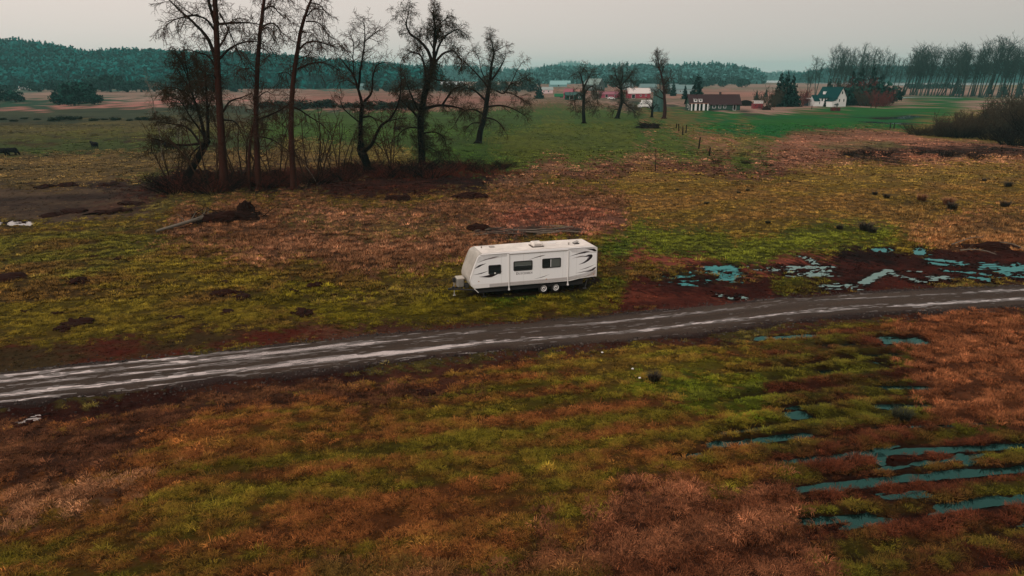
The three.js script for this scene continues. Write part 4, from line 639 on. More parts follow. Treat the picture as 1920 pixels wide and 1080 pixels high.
T('oak_tree', 'biggest crowned bare tree, two-pronged top and shaggy lower branches, centre left', null, 17, [792, 308],
  [opt(line([792, 310, 0.62], [790, 270, 0.56], [789, 220, 0.55], [798, 170, 0.5], [806, 140, 0.46], [812, 120, 0.42]), { from: 0.05, bareShare: 1.0 })],
  [line([811, 122, 0.3], [802, 95, 0.24], [786, 76, 0.2], [768, 62, 0.17], [762, 45, 0.13], [766, 25, 0.08], [768, 10, 0.03]), line([814, 118, 0.3], [814, 80, 0.24], [816, 50, 0.17], [812, 30, 0.12], [814, 12, 0.04]), line([815, 110, 0.22], [826, 80, 0.16], [840, 64, 0.1], [860, 56, 0.07], [876, 66, 0.03]), line([815, 118, 0.22], [832, 100, 0.16], [850, 96, 0.11], [862, 108, 0.06], [868, 124, 0.03]), line([815, 52, 0.1], [828, 42, 0.08], [838, 34, 0.05], [846, 36, 0.02]), line([800, 160, 0.24], [796, 126, 0.18], [788, 104, 0.13], [772, 98, 0.1], [762, 102, 0.05]), line([794, 105, 0.1], [788, 85, 0.07], [786, 60, 0.03]), line([812, 100, 0.2], [820, 70, 0.14], [822, 58, 0.1], [818, 40, 0.04]), line([762, 45, 0.07], [752, 30, 0.05], [744, 20, 0.02]), line([804, 140, 0.14], [820, 150, 0.1], [834, 152, 0.06], [838, 160, 0.03]), line([795, 205, 0.3], [820, 198, 0.24], [850, 200, 0.18], [870, 206, 0.1], [880, 215, 0.04]), line([830, 196, 0.2], [842, 178, 0.16], [850, 168, 0.1], [872, 160, 0.05]), line([789, 225, 0.22], [770, 205, 0.16], [750, 185, 0.1], [740, 165, 0.04]), line([789, 215, 0.2], [772, 180, 0.14], [764, 160, 0.08], [756, 140, 0.03]), line([790, 240, 0.16], [765, 240, 0.12], [748, 252, 0.06], [745, 275, 0.03]), line([792, 250, 0.16], [815, 248, 0.12], [832, 258, 0.08], [838, 285, 0.03]), line([791, 270, 0.1], [812, 280, 0.07], [828, 290, 0.03]), line([812, 90, 0.12], [802, 70, 0.08], [800, 50, 0.03])],
  { ...SHAG, lift: [0.0, -0.4, -0.5], bark: BARK.black, bark2: BARK.dark, twigs: BARK.moss, onTrunk: 2.6 });
T('oak_tree', 'bare tree leaning right with one bare spike above a shaggy round crown', null, 18, [898, 268],
  [opt(line([897, 270, 0.72], [901, 245, 0.6], [908, 220, 0.55], [914, 180, 0.5], [918, 155, 0.36], [922, 120, 0.28], [926, 100, 0.2], [922, 80, 0.1], [917, 66, 0.04]), { from: 0.15, bareShare: 1.0 })],
  [line([925, 98, 0.14], [936, 92, 0.1], [944, 88, 0.05]), line([922, 150, 0.24], [936, 130, 0.16], [946, 110, 0.1], [948, 92, 0.03]), line([930, 170, 0.2], [944, 175, 0.16], [956, 160, 0.12], [968, 135, 0.08], [984, 110, 0.03]), line([916, 165, 0.22], [900, 145, 0.16], [884, 128, 0.1], [872, 115, 0.06], [862, 100, 0.03]), line([910, 150, 0.14], [902, 130, 0.1], [896, 105, 0.05], [888, 96, 0.02]), line([912, 190, 0.26], [890, 170, 0.18], [872, 165, 0.12], [858, 175, 0.05]), line([908, 215, 0.24], [886, 205, 0.16], [866, 212, 0.1], [852, 235, 0.04]), line([914, 200, 0.24], [940, 198, 0.18], [962, 204, 0.12], [980, 214, 0.06], [990, 220, 0.03]), line([944, 172, 0.14], [965, 178, 0.1], [984, 190, 0.05], [992, 195, 0.03]), line([910, 220, 0.2], [930, 226, 0.14], [944, 240, 0.08], [948, 250, 0.03]), line([904, 230, 0.18], [884, 232, 0.12], [870, 248, 0.05]), line([958, 158, 0.1], [974, 150, 0.06], [992, 140, 0.03])],
  { ...SHAG, n: [2.4, 3.2, 3.2], len: [3.2, 1.7, 0.9], min: 0.024, lift: [0.1, -0.3, -0.5], bark: BARK.black, bark2: BARK.dark, twigs: BARK.moss, onTrunk: 1.6 });
// three more farther out in the pasture
T('pasture_tree', 'solitary forked bare tree in the pasture, left of the two by the white truck', null, 19, [1095, 231],
  [opt(line([1095, 232, 0.6], [1094, 205, 0.5], [1095, 180, 0.45], [1094, 160, 0.4]), { from: 0.2, bareShare: 1 })],
  [line([1094, 162, 0.3], [1090, 145, 0.22], [1086, 135, 0.14], [1080, 136, 0.05]), line([1095, 162, 0.3], [1102, 150, 0.22], [1106, 142, 0.14], [1110, 132, 0.06]), line([1096, 175, 0.25], [1108, 162, 0.18], [1116, 166, 0.1], [1120, 190, 0.05], [1116, 212, 0.03]), line([1094, 180, 0.25], [1084, 176, 0.16], [1078, 190, 0.1], [1080, 214, 0.04]), line([1088, 142, 0.14], [1092, 134, 0.08], [1094, 126, 0.04]), line([1095, 195, 0.2], [1104, 190, 0.12], [1110, 200, 0.05])],
  { ...SHAG, n: [2.2, 2.4, 2.2], len: [4, 2.2, 1.2], min: 0.035, lift: [0, -0.3, -0.6], bark: BARK.black, bark2: BARK.dark, twigs: BARK.moss, onTrunk: 1.2 });
T('pasture_tree', 'round-headed bare tree with a long low bough to the right, beside the white truck', null, 20, [1158, 222],
  [opt(line([1157, 223, 0.75], [1162, 205, 0.6], [1166, 190, 0.5], [1165, 170, 0.45], [1163, 155, 0.35]), { from: 0.3, bareShare: 1 })],
  [line([1164, 160, 0.28], [1156, 145, 0.2], [1152, 132, 0.1]), line([1164, 158, 0.28], [1168, 140, 0.2], [1166, 126, 0.08]), line([1165, 160, 0.26], [1178, 146, 0.18], [1186, 134, 0.08]), line([1165, 168, 0.22], [1152, 158, 0.14], [1148, 150, 0.06]), line([1166, 188, 0.3], [1176, 198, 0.22], [1186, 206, 0.16], [1196, 214, 0.06]), line([1165, 166, 0.2], [1180, 162, 0.14], [1188, 156, 0.06]), line([1160, 205, 0.2], [1152, 206, 0.12], [1148, 214, 0.05])],
  { ...SHAG, n: [2.6, 2.6, 2.2], len: [3.6, 2.2, 1.2], min: 0.036, lift: [0.2, 0, -0.3], bark: BARK.black, bark2: BARK.dark, twigs: BARK.moss, onTrunk: 1.4 });
T('pasture_tree', 'tall narrow bare tree with a red-brown trunk, right of the white truck', null, 21, [1245, 222],
  [opt(line([1245, 223, 0.7], [1247, 205, 0.6], [1246, 185, 0.5], [1244, 160, 0.4], [1240, 140, 0.34], [1236, 125, 0.26], [1234, 110, 0.1], [1232, 100, 0.05]), { from: 0.3, bareShare: 1 })],
  [line([1244, 176, 0.24], [1236, 168, 0.16], [1230, 172, 0.06]), line([1244, 186, 0.24], [1232, 180, 0.16], [1226, 176, 0.06]), line([1240, 138, 0.18], [1244, 126, 0.12], [1246, 112, 0.05]), line([1245, 160, 0.18], [1252, 150, 0.12], [1258, 140, 0.05]), line([1238, 130, 0.14], [1230, 122, 0.08], [1226, 114, 0.04])],
  { ...BROOM, n: [1.9, 2.2, 2.0], len: [3.6, 2.2, 1.2], min: 0.036, bark: bark(52, 22, 18), bark2: BARK.dark, twigs: BARK.twig, onTrunk: 1.3 });
T('pasture_tree', 'small dark bare tree between the white truck and the red-trunked tree', null, 22, [1222, 220],
  [opt(line([1222, 221, 0.5], [1223, 208, 0.4], [1224, 196, 0.3]), { from: 0.4, bareShare: 1 })],
  [line([1223, 206, 0.2], [1216, 196, 0.12], [1210, 192, 0.05]), line([1224, 204, 0.2], [1231, 196, 0.12], [1236, 198, 0.05]), line([1224, 200, 0.2], [1224, 190, 0.12], [1222, 184, 0.05])],
  { ...SHAG, n: [1.6, 1.8, 1.6], len: [3, 1.8, 1], min: 0.036, bark: BARK.black, twigs: BARK.dark, onTrunk: 1.4 });
console.log('wood', woodCount);
// saplings in the ditch row and by the fence
for (const [i, u, v, h, label] of [[0, 607, 342, 8, 'thin bare sapling just right of the tall trio, leftmost of the ditch saplings'], [1, 621, 328, 6, 'thin bare sapling in the ditch row, second of four'], [2, 643, 330, 4, 'short bare sapling in the ditch row, third of four'], [3, 657, 322, 5, 'thin bare sapling left of the burred stump tree, last of four'], [4, 1229, 320, 3.6, 'lone bare sapling in the dry grass line before the pasture'], [5, 596, 346, 5, 'leaning pale stick-like sapling at the foot of the arching cottonwood']]) {
  const R = rng(300 + i), [x, z] = G(u, v), t = thing('sapling', label, 'sapling', [x, 0, z]), w = new Wood(), c = new Wood(), p = bent(R, [0, -0.1, 0], [(R() - 0.5) * 0.25 - (i === 5 ? 0.5 : 0), 1, 0], h, 7, 0.25, 0.2);
  w.tube(p, 0.07, 0.015, 6); mesh('trunk', w.geometry(), i === 5 ? BARK.pale : BARK.dark, t); grow(c, R, p, h, 0.06, 0, { n: [3, 3], len: [1.0, 0.5], lift: [0.5, 0.2], min: 0.012, from: 0.25 }); mesh('crown', c.geometry(), BARK.twig, t).userData.kind = 'stuff';
}
// ------------------------------------------------------------------ hills and woods far off
function scatterCrown(seed, n, size, place, flat = 0.5) { // leaf-clump sized faces through a volume; place(R) gives a point and its outward direction
  const R = rng(seed), pos = [], nor = [], rgb = [];
  for (let i = 0; i < n; i++) {
    const [p, d, k = 1] = place(R, i / n), s = size * (0.5 + 0.9 * R()) * k, a = norm([R() - 0.5, (R() - 0.5) * flat * 2, R() - 0.5]), b = norm([R() - 0.5, (R() - 0.5) * flat * 2, R() - 0.5]), t = 0.6 + 0.7 * R();
    for (const [u, v] of [[-0.5, -0.4], [0.6, -0.1], [0, 0.7]]) { pos.push(p[0] + (a[0] * u + b[0] * v) * s, p[1] + (a[1] * u + b[1] * v) * s, p[2] + (a[2] * u + b[2] * v) * s); nor.push(d[0], d[1] + (flat === 0.5 ? 0.35 : 0.1), d[2]); rgb.push(t, t, t); }
  }
  const g = new THREE.BufferGeometry(); g.setAttribute('position', new THREE.Float32BufferAttribute(pos, 3)); g.setAttribute('normal', new THREE.Float32BufferAttribute(nor, 3)); g.setAttribute('color', new THREE.Float32BufferAttribute(rgb, 3)); return g;
}
const conePlace = (h, r, low = 0.08, pow = 0.9) => R => { const t = 1 - Math.sqrt(R()) * (1 - low) , tt = clamp(t), a = R() * 6.283, q = r * (1 - tt) ** pow * (0.45 + 0.6 * R()) * (0.82 + 0.25 * Math.sin(tt * 40)); return [[Math.cos(a) * q, h * tt - q * 0.22, Math.sin(a) * q], [Math.cos(a), 0.3, Math.sin(a)], 0.6 + 0.8 * (1 - tt)]; };
const lobePlace = (lobes) => R => { const l = lobes[Math.floor(R() * lobes.length)], d = norm([R() - 0.5, R() - 0.45, R() - 0.5]), q = Math.cbrt(0.35 + 0.65 * R()); return [[l[0] + d[0] * l[3] * q, l[1] + d[1] * l[3] * (l[4] ?? 0.9) * q, l[2] + d[2] * l[3] * q], d]; };
const leafMat = c => new THREE.MeshPhysicalMaterial({ color: col(c), vertexColors: true, roughness: 0.95, specularIntensity: 0.1, side: THREE.DoubleSide });
const plainLeaf = leafMat([1, 1, 1]);
const soften = g => { const n = g.attributes.normal; for (let i = 0; i < n.count; i++) n.setXYZ(i, n.getX(i) * 0.3, 0.9, n.getZ(i) * 0.3); const c = g.attributes.color; for (let i = 0; i < c.array.length; i++) c.array[i] = 1 + (c.array[i] - 1) * 0.35; return g; };
const farTrees = [scatterCrown(1, 90, 5, conePlace(22, 4.6, 0, 0.85)), scatterCrown(2, 90, 5, conePlace(26, 4.2, 0, 0.8)), scatterCrown(3, 90, 5.5, lobePlace([[0, 10, 0, 6, 1.1], [3, 13, 1, 4.5], [-3, 12, -1, 4.5], [0, 16, 0, 3.5], [0, 5, 0, 4]]))].map(soften);
const HAZED_SPRUCE = [0.0, 0.18, 0.168];  // foliage colour with the teal of the distant haze painted in
// a wooded ridge: skyline [u, v] as seen, its distance, the distance of its foot, how thick the wood stands, and colours with distance haze mixed in
function woodedHill(name, label, skyline, far, near, treeH, spacing, seed, tint, ground) {
  const R = rng(seed), nu = 90, rows = [0, 0.12, 0.3, 0.5, 0.7, 0.86, 1, 1.25, 1.7], u0 = skyline[0][0], u1 = skyline.at(-1)[0], pos = [], idx = [], grid = [];
  const sky = u => { let i = 0; while (i < skyline.length - 2 && skyline[i + 1][0] < u) i++; const a = skyline[i], b = skyline[i + 1]; return lerp(a[1], b[1], smooth(0, 1, clamp((u - a[0]) / (b[0] - a[0])))); };
  for (let i = 0; i <= nu; i++) { const u = lerp(u0, u1, i / nu), top = Math.max(1, at(u, sky(u), -far).y - treeH * 0.8); for (const r of rows) { const D = lerp(near, far, r), x = (u - 960) / FOCAL * D * 1.04, f = r <= 1 ? Math.sin(r * Math.PI / 2) ** 1.3 : Math.max(0, 1 - (r - 1) * 1.1), y = r === 0 ? -2 : top * f + (fbm(x / 90, D / 60, seed, 3) - 0.5) * top * 0.16; pos.push(x, y, -D); grid.push(y); } }
  const m = rows.length; for (let i = 0; i < nu; i++) for (let j = 0; j < m - 1; j++) { const p = i * m + j; idx.push(p, p + m, p + 1, p + 1, p + m, p + m + 1); }
  const g = new THREE.BufferGeometry(); g.setAttribute('position', new THREE.Float32BufferAttribute(pos, 3)); g.setIndex(idx); g.computeVertexNormals();
  const o = mesh(name, g, mat(ground, 1, { side: THREE.DoubleSide })); o.userData.kind = 'structure'; o.userData.label = label;
  const list = [], total = Math.round((u1 - u0) / FOCAL * (far + near) / 2 * (far - near) * 1.15 / spacing ** 2);
  for (let k = 0; k < total; k++) {
    const u = lerp(u0, u1, R()), r = R() * 1.15, f = (u - u0) / (u1 - u0) * nu, i = Math.min(nu - 1, Math.floor(f)); let j = 0; while (j < m - 2 && rows[j + 1] < r) j++;
    const y0 = lerp(grid[i * m + j], grid[i * m + j + 1], (r - rows[j]) / (rows[j + 1] - rows[j])), y1 = lerp(grid[(i + 1) * m + j], grid[(i + 1) * m + j + 1], (r - rows[j]) / (rows[j + 1] - rows[j]));
    const D = lerp(near, far, r); list.push([(u - 960) / FOCAL * D * 1.04, lerp(y0, y1, f - i), -D]);
  }
  const e = new THREE.Object3D();
  for (let v = 0; v < 3; v++) {
    const mine = list.filter(q => { const b = fbm(q[0] / 60, q[2] / 60, seed + 3, 2) + 0.25 * (hash(q[0] * 9 | 0, q[2] * 9 | 0, seed) - 0.5); return v === 2 ? b > 0.52 : b <= 0.52 && (hash(q[0] * 7 | 0, q[2] * 7 | 0, seed) > 0.5) === (v === 1); });
    if (!mine.length) continue;
    const w = new THREE.InstancedMesh(farTrees[v], plainLeaf, mine.length);
    mine.forEach((q, i) => { const s = treeH / 24 * (0.6 + 0.6 * R()), f = 0.88 + 0.24 * R(); e.position.set(...q); e.rotation.set(0, R() * 6, 0); e.scale.set(s * (0.9 + 0.3 * R()), s * (v === 2 ? 0.95 : 1), s); e.updateMatrix(); w.setMatrixAt(i, e.matrix); const grey = v === 2 ? 0.28 : 0.1 * R(); w.setColorAt(i, new THREE.Color().setRGB(lerp(tint[0], 0.03, grey) * f, lerp(tint[1], 0.11, grey * 0.6) * f, lerp(tint[2], 0.10, grey * 0.6) * f)); });
    w.name = numbered('forest'); w.userData = { kind: 'stuff', label: 'trees of the ' + label, category: 'forest' }; scene.add(w);
  }
}
woodedHill('hill', 'dark wooded hill on the left', [[-2600, 70], [-1200, 60], [-500, 52], [-100, 58], [0, 65], [60, 73], [130, 78], [185, 90], [225, 98], [330, 95], [400, 100], [470, 97], [560, 106], [640, 114], [760, 126], [840, 140]], 1350, 900, 21, 8, 41, HAZED_SPRUCE, [0.01, 0.07, 0.06]);
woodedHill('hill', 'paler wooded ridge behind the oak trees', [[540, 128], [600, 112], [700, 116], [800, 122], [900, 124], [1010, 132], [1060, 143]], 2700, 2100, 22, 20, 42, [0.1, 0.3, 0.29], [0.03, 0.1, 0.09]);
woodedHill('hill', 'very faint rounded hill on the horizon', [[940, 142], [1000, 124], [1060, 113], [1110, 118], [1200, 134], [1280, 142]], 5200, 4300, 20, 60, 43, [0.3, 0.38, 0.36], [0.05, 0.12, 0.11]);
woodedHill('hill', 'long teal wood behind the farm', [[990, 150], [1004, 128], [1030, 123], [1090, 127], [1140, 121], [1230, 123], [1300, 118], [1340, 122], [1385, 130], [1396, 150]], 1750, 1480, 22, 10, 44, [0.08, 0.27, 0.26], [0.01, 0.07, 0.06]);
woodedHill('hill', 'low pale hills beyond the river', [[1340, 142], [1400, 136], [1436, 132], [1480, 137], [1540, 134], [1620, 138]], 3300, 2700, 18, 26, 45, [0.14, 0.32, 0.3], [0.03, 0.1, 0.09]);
woodedHill('hill', 'teal wooded hill behind the row of tall bare trees', [[1430, 144], [1480, 132], [1530, 124], [1600, 124], [1700, 124], [1790, 120], [1850, 112], [1900, 88], [1960, 78], [2300, 66], [3600, 70]], 2000, 1720, 22, 13, 46, [0.012, 0.15, 0.14], [0.01, 0.08, 0.07]);

// ------------------------------------------------------------------ single trees and bushes round the farms
function conifer(seed, h, r) { const g = new THREE.Group(); mesh('crown', scatterCrown(seed, 620, h * 0.085, conePlace(h, r, 0.04)), leafMat(tone(20, 48, 38)), g); mesh('trunk', cyl(h * 0.006, h * 0.022, h * 0.9, 6, 0, h * 0.42, 0), BARK.dark, g); return g; }
function shrub(seed, w, h, m, n = 26, thick = 0.0035) { const R = rng(seed), g = new THREE.Group(), s = new Wood(), c = new Wood(); for (let i = 0; i < n; i++) { const a = R() * 6.283, q = Math.sqrt(R()) * w * 0.3, l = h * (0.55 + 0.5 * R()), p = bent(R, [Math.cos(a) * q, -0.1, Math.sin(a) * q], [Math.cos(a) * 0.55 * w / h, 1, Math.sin(a) * 0.55 * w / h], l, 5, 0.35, 0.1); s.tube(p, h * 0.014, h * 0.004, 4); grow(c, R, p, l, h * 0.012, 0, { n: [7 / h, 8 / h, 8 / h], len: [h * 0.32, h * 0.18, h * 0.1], lift: [0.4, 0.2, 0], min: h * thick, from: 0.15 }); } mesh('stems', s.geometry(), m, g); mesh('crown', c.geometry(), m, g).userData.kind = 'stuff'; return g; }
function leafyBush(seed, r, m) { const g = new THREE.Group(), R = rng(seed), lobes = [[0, r * 0.7, 0, r]]; for (let i = 0; i < 7; i++) { const a = i * 0.9 + R(); lobes.push([Math.cos(a) * r * 0.75, r * (0.4 + 0.6 * R()), Math.sin(a) * r * 0.75, r * (0.35 + 0.3 * R())]); } mesh('crown', scatterCrown(seed + 50, 620, r * 0.26, lobePlace(lobes)), m, g); const w = new Wood(); for (let i = 0; i < 5; i++) w.tube(bent(R, [(R() - 0.5) * r * 0.3, -0.1, (R() - 0.5) * r * 0.3], [(R() - 0.5), 1.2, R() - 0.5], r * 1.1, 3, 0.3, 0), r * 0.05, r * 0.02, 5); mesh('trunk', w.geometry(), BARK.dark, g); return g; }
const POPLAR = bark(46, 58, 50);
function tallBare(seed, h, lean) { // tall bare riverside tree: clear stem, steep broom-like crown
  const R = rng(seed), g = new THREE.Group(), w = new Wood(), c = new Wood(), stems = 1 + (R() < 0.4 ? 1 : 0);
  for (let k = 0; k < stems; k++) { const p = bent(R, [k * 0.8, -0.3, k * 0.4], [lean + (R() - 0.3) * 0.14 + k * 0.12, 1, (R() - 0.5) * 0.16], h * (1 - 0.12 * k), 9, 0.11, 0.05); w.tube(p, h * 0.014, h * 0.003, 6); grow(c, R, p, h, h * 0.011, 0, { n: [0.85, 0.6, 0.6], len: [h * 0.27, h * 0.15, h * 0.08], lift: [0.7, 0.5, 0.3], min: h * 0.0021, from: 0.4, wander: 0.4 }); }
  mesh('trunk', w.geometry(), POPLAR, g); mesh('crown', c.geometry(), POPLAR, g).userData.kind = 'stuff'; return g;
}
function put(proto, name, label, category, u, v, s = 1, turn = 0, group, sx = 1) { const o = proto.clone(), [x, z] = G(u, v); o.name = numbered(name); o.position.set(x, 0, z); o.rotation.y = turn; o.scale.set(s * sx, s, s * sx); tag(o, label, category, group); scene.add(o); return o; }
{
  const R = rng(77), kinds = [0, 1, 2, 3, 4, 5].map(i => tallBare(600 + i, 38, 0.02 + 0.03 * i));
  const row = [];
  for (let i = 0; i < 16; i++) row.push([1548 + i * 9.5 + (R() - 0.5) * 6, 180 + R() * 4 - 2, (0.76 + 0.16 * R()) * (i > 10 ? 0.86 : 1), 'left']);
  for (let i = 0; i < 34; i++) row.push([1690 + i * 6.8 + (R() - 0.5) * 5, 177 + i * 0.15 + R() * 3, 0.8 + 0.16 * R() + (i > 19 && i < 26 ? 0.1 : 0), 'right']);
  for (let i = 0; i < 6; i++) row.push([1925 + i * 14, 180 + R() * 3, 1.0, 'right']);
  row.forEach(([u, v, s, half], i) => put(kinds[Math.floor(R() * 3) + (half === 'left' ? 0 : 3)], 'poplar_tree', half === 'left' ? 'tall upright bare tree in the dense clump behind the white farmhouse' : 'tall bare tree leaning right in the open row along the far riverside', 'tree', u, v, s, (R() - 0.5) * 0.9, half === 'left' ? 'tall bare trees behind the white farmhouse' : 'tall leaning bare trees in the riverside row'));
  for (const [u, v, s, l] of [[1528, 178, 0.72, 'thin lone spindly bare tree just left of the tall clump'], [1514, 180, 0.5, 'second thin bare tree left of the tall clump, shorter'], [1272, 168, 0.55, 'bare pale tree behind the dark firs right of the red-trunked tree']]) put(kinds[0], 'bare_tree', l, 'tree', u, v, s, 0.4);
}
{
  const fir = [conifer(31, 12, 3.2), conifer(32, 12, 3.0), conifer(33, 12, 4.0)];
  const FIRS = [[1011, 185, 0.95, 2, 'dark conical fir standing alone left of the green trailer'], [1460, 200, 1.4, 2, 'tall dark fir right of the brown-twigged bush, left of a close trio'], [1472, 200, 1.45, 0, 'tall dark fir in the middle of the close trio'], [1483, 200, 1.3, 2, 'dark fir of the close trio next to the red-twigged tree'], [1306, 190, 1.4, 2, 'dark fir rising behind the left end of the long brown roof'], [1284, 186, 0.8, 0, 'smaller dark fir left of the fir behind the brown roof'], [1418, 188, 0.55, 1, 'small fir beyond the arched shed'], [1436, 182, 0.5, 0, 'small fir behind the brown-twigged bush'], [1553, 190, 1.1, 0, 'dark fir behind the teal roof of the white house, left'], [1568, 190, 1.15, 1, 'dark fir behind the gable of the white house'], [1632, 192, 1.7, 2, 'tall dark fir at the right of the wood beside the white house'], [1610, 192, 1.65, 2, 'tall dark fir in the wood right of the white house, middle'], [1648, 190, 1.4, 2, 'dark fir at the right edge of the wood by the white house'], [1594, 194, 1.5, 2, 'dark fir closest to the white house on its right'], [1333, 158, 1.6, 2, 'hazy dark fir far behind the long brown roof'], [1262, 180, 1.0, 1, 'dark fir behind the red-trunked pasture tree'], [1250, 176, 1.15, 2, 'bushy dark fir left of the grey-green bin'], [1206, 170, 0.9, 0, 'fir behind the red barn roof'], [1136, 164, 0.8, 1, 'fir right of the grey gabled barn'], [985, 160, 1.9, 2, 'teal fir left of the pale greenhouses'], [1025, 156, 1.6, 1, 'far fir standing by the pale greenhouses'], [1796, 176, 1.1, 2, 'dark spreading fir among the leaning bare trees'], [1880, 178, 1.0, 2, 'dark fir near the right edge among the leaning bare trees'], [1855, 177, 0.9, 0, 'dark fir among the leaning bare trees, left of the edge fir'], [1910, 178, 1.1, 1, 'dark fir at the right edge below the teal hill'], [1546, 200, 0.42, 0, 'narrow clipped dark conifer before the white house wall, left'], [1551, 200, 0.45, 1, 'narrow clipped dark conifer before the white house wall, right']];
  FIRS.forEach(([u, v, s, k, l], i) => put(fir[k], 'fir_tree', l, 'fir tree', u, v, s, i * 1.3, undefined, l.includes('clipped') ? 0.6 : 1));
  const brown = shrub(51, 9, 8, bark(66, 50, 36), 30, 0.0065), red = shrub(52, 9, 9, bark(100, 40, 36), 30, 0.0065), olive = shrub(53, 11, 7, bark(54, 40, 26), 44), darkS = shrub(54, 10, 6, bark(24, 9, 6), 40);
  const SHR = [[red, 1499, 199, 1.05, 'round red-twigged bare tree right of the trio of dark firs'], [red, 1606, 196, 1.6, 'red-tinged bare bush in the wood right of the white house'], [red, 1645, 200, 1.05, 'dome of red twigs at the right end of the wood by the white house'], [red, 1660, 199, 0.8, 'smaller dome of red twigs beside the larger one'], [brown, 1443, 201, 1.25, 'brown-twigged bush right of the small red shed'], [brown, 1425, 196, 0.7, 'brown bush behind the small red shed'], [brown, 1624, 199, 1.2, 'grey-brown bush in front of the firs by the white house'], [brown, 1586, 196, 1.7, 'grey bare tree close to the white house gable'], [brown, 1240, 178, 1.0, 'bare bushy tree behind the grey-green bin'], [brown, 1118, 186, 0.8, 'fuzzy bare bush behind the forked pasture tree']];
  SHR.forEach(([p, u, v, s, l], i) => put(p, 'bare_bush', l, 'bush', u, v, s, i * 0.9));
  // the big thicket at the right edge
  const R = rng(91);
  for (let i = 0; i < 64; i++) { const k = R() ** 0.75, u = 1722 + k * 290 + (R() - 0.5) * 20, lo = lerp(252, 286, k), v = lerp(lo, 226, R() * smooth(0.1, 0.5, k)), s = (0.42 + 1.05 * k) * (0.6 + 0.55 * R()) * (v > 262 ? 0.6 : 1); put(v > 258 ? darkS : i % 3 ? olive : brown, 'thicket_bush', 'tangled bare brown bush in the big thicket at the right edge', 'bush', u, v, s, R() * 6, 'bare bushes of the big thicket at the right edge', 1.15); }
  // brambles low along the ditch and the dry field
  [[1590, 292, 0.26], [1625, 291, 0.28], [1660, 292, 0.25], [1720, 290, 0.26], [1770, 294, 0.28], [1830, 300, 0.3], [1345, 306, 0.22], [1400, 308, 0.2], [1440, 312, 0.16]].forEach(([u, v, s], i) => put(darkS, 'bramble', i < 6 ? 'low dark bramble in the dry grass below the big thicket' : 'low dark bramble on the dry ditch line right of the lone sapling', 'bramble', u, v, s, R() * 6, i < 6 ? 'low dark brambles below the thicket' : 'low dark brambles on the ditch line'));
  // scrub at the feet of the left tree group
  for (let i = 0; i < 84; i++) { const k = i / 83, u = 325 + k * 640 + (R() - 0.5) * 26, row = lerp(352, 324, smooth(330, 800, u)) + (R() - 0.5) * 22, s = (0.22 + 0.32 * R()) * (1 - 0.45 * smooth(840, 960, u)); put(i % 3 === 0 ? darkS : shrubRed(), 'undergrowth', 'dark red-brown scrub in the ditch under the bare trees', 'scrub', u, row, s, R() * 6, 'scrub in the ditch under the bare trees', 1.5); }
  function shrubRed() { return shrubRed.p ||= shrub(58, 11, 5, bark(92, 40, 26), 34); }
  [[452, 344, 1.5, 'thin twiggy young tree between the tallest cottonwood and the middle one'], [520, 340, 1.3, 'thin twiggy young tree right of the middle cottonwood'], [590, 336, 1.35, 'thin twiggy young tree right of the arching cottonwood'], [635, 326, 1.1, 'thin twiggy young tree left of the burred stump tree'], [735, 312, 1.2, 'thin twiggy young tree between the burred tree and the big oak'], [392, 352, 1.2, 'thin twiggy young tree at the foot of the leaning willow'], [318, 340, 1.0, 'thin twiggy young tree left of the leaning willow']].forEach(([u, v, s, l], i) => put(youngTree(i), 'young_tree', l, 'tree', u, v, s, i, undefined, 0.75));
  function youngTree(i) { return (youngTree.p ||= [])[i % 2] ||= shrub(66 + i, 6, 9, BARK.twig, 6); }
  // hedges and clumps on the left plain
  const tealBush = leafyBush(61, 6, leafMat(tone(24, 62, 50))), duskBush = leafyBush(62, 5, leafMat(tone(44, 50, 34)));
  [[128, 194, 1.0], [146, 190, 1.25], [162, 193, 1.0], [112, 197, 0.6], [178, 196, 0.6], [140, 198, 0.6]].forEach(([u, v, s], i) => put(tealBush, 'round_bush', 'dark teal bush in the clump that stands alone on the pink reed plain', 'bush', u, v, s, i, 'bushes of the clump on the pink reed plain'));
  [[10, 190], [-14, 192], [30, 192], [-40, 190]].forEach(([u, v], i) => put(tealBush, 'round_bush', 'dark teal bush at the left edge of the reed plain', 'bush', u, v, 0.7, i, 'bushes at the left edge of the reed plain'));
  for (let i = 0; i < 20; i++) put(tealBush, 'round_bush', 'teal bush in the hedge at the foot of the wooded hill', 'bush', -60 + i * 26 + R() * 14, 171 + R() * 2, 0.6 + R() * 0.7 + (i > 8 ? 0.5 : 0), R() * 6, 'bushes of the hedge at the foot of the hill');
  for (let i = 0; i < 14; i++) put(duskBush, 'hedge_bush', 'low dusky bush of the field hedge behind the left trees', 'bush', 480 + i * 22 + R() * 20, 200 + R() * 7, 0.3 + R() * 0.35, R() * 6, 'bushes of the field hedge behind the left trees', 1.8);
  for (let i = 0; i < 12; i++) put(duskBush, 'hedge_bush', 'bush of the far hedge behind the oak trees', 'bush', 690 + i * 27 + R() * 16, 168 + R() * 5, 1.0 + R() * 1.0, R() * 6, 'bushes of the far hedge behind the oak trees');
  for (let i = 0; i < 16; i++) put(duskBush, 'hedge_bush', 'dark bush of the rough strip at the far left', 'bush', -30 + i * 24 + R() * 14, 223 + R() * 5, 0.08 + R() * 0.1, R() * 6, 'bushes of the rough strip at the far left', 2.4);
  for (let i = 0; i < 26; i++) put(tealBush, 'round_bush', 'teal tree among the hazy houses between farm and far wood', 'tree', 1100 + i * 11.5 + R() * 10, 157 + R() * 9, 0.8 + R() * 0.9, R() * 6, 'teal trees among the hazy houses');
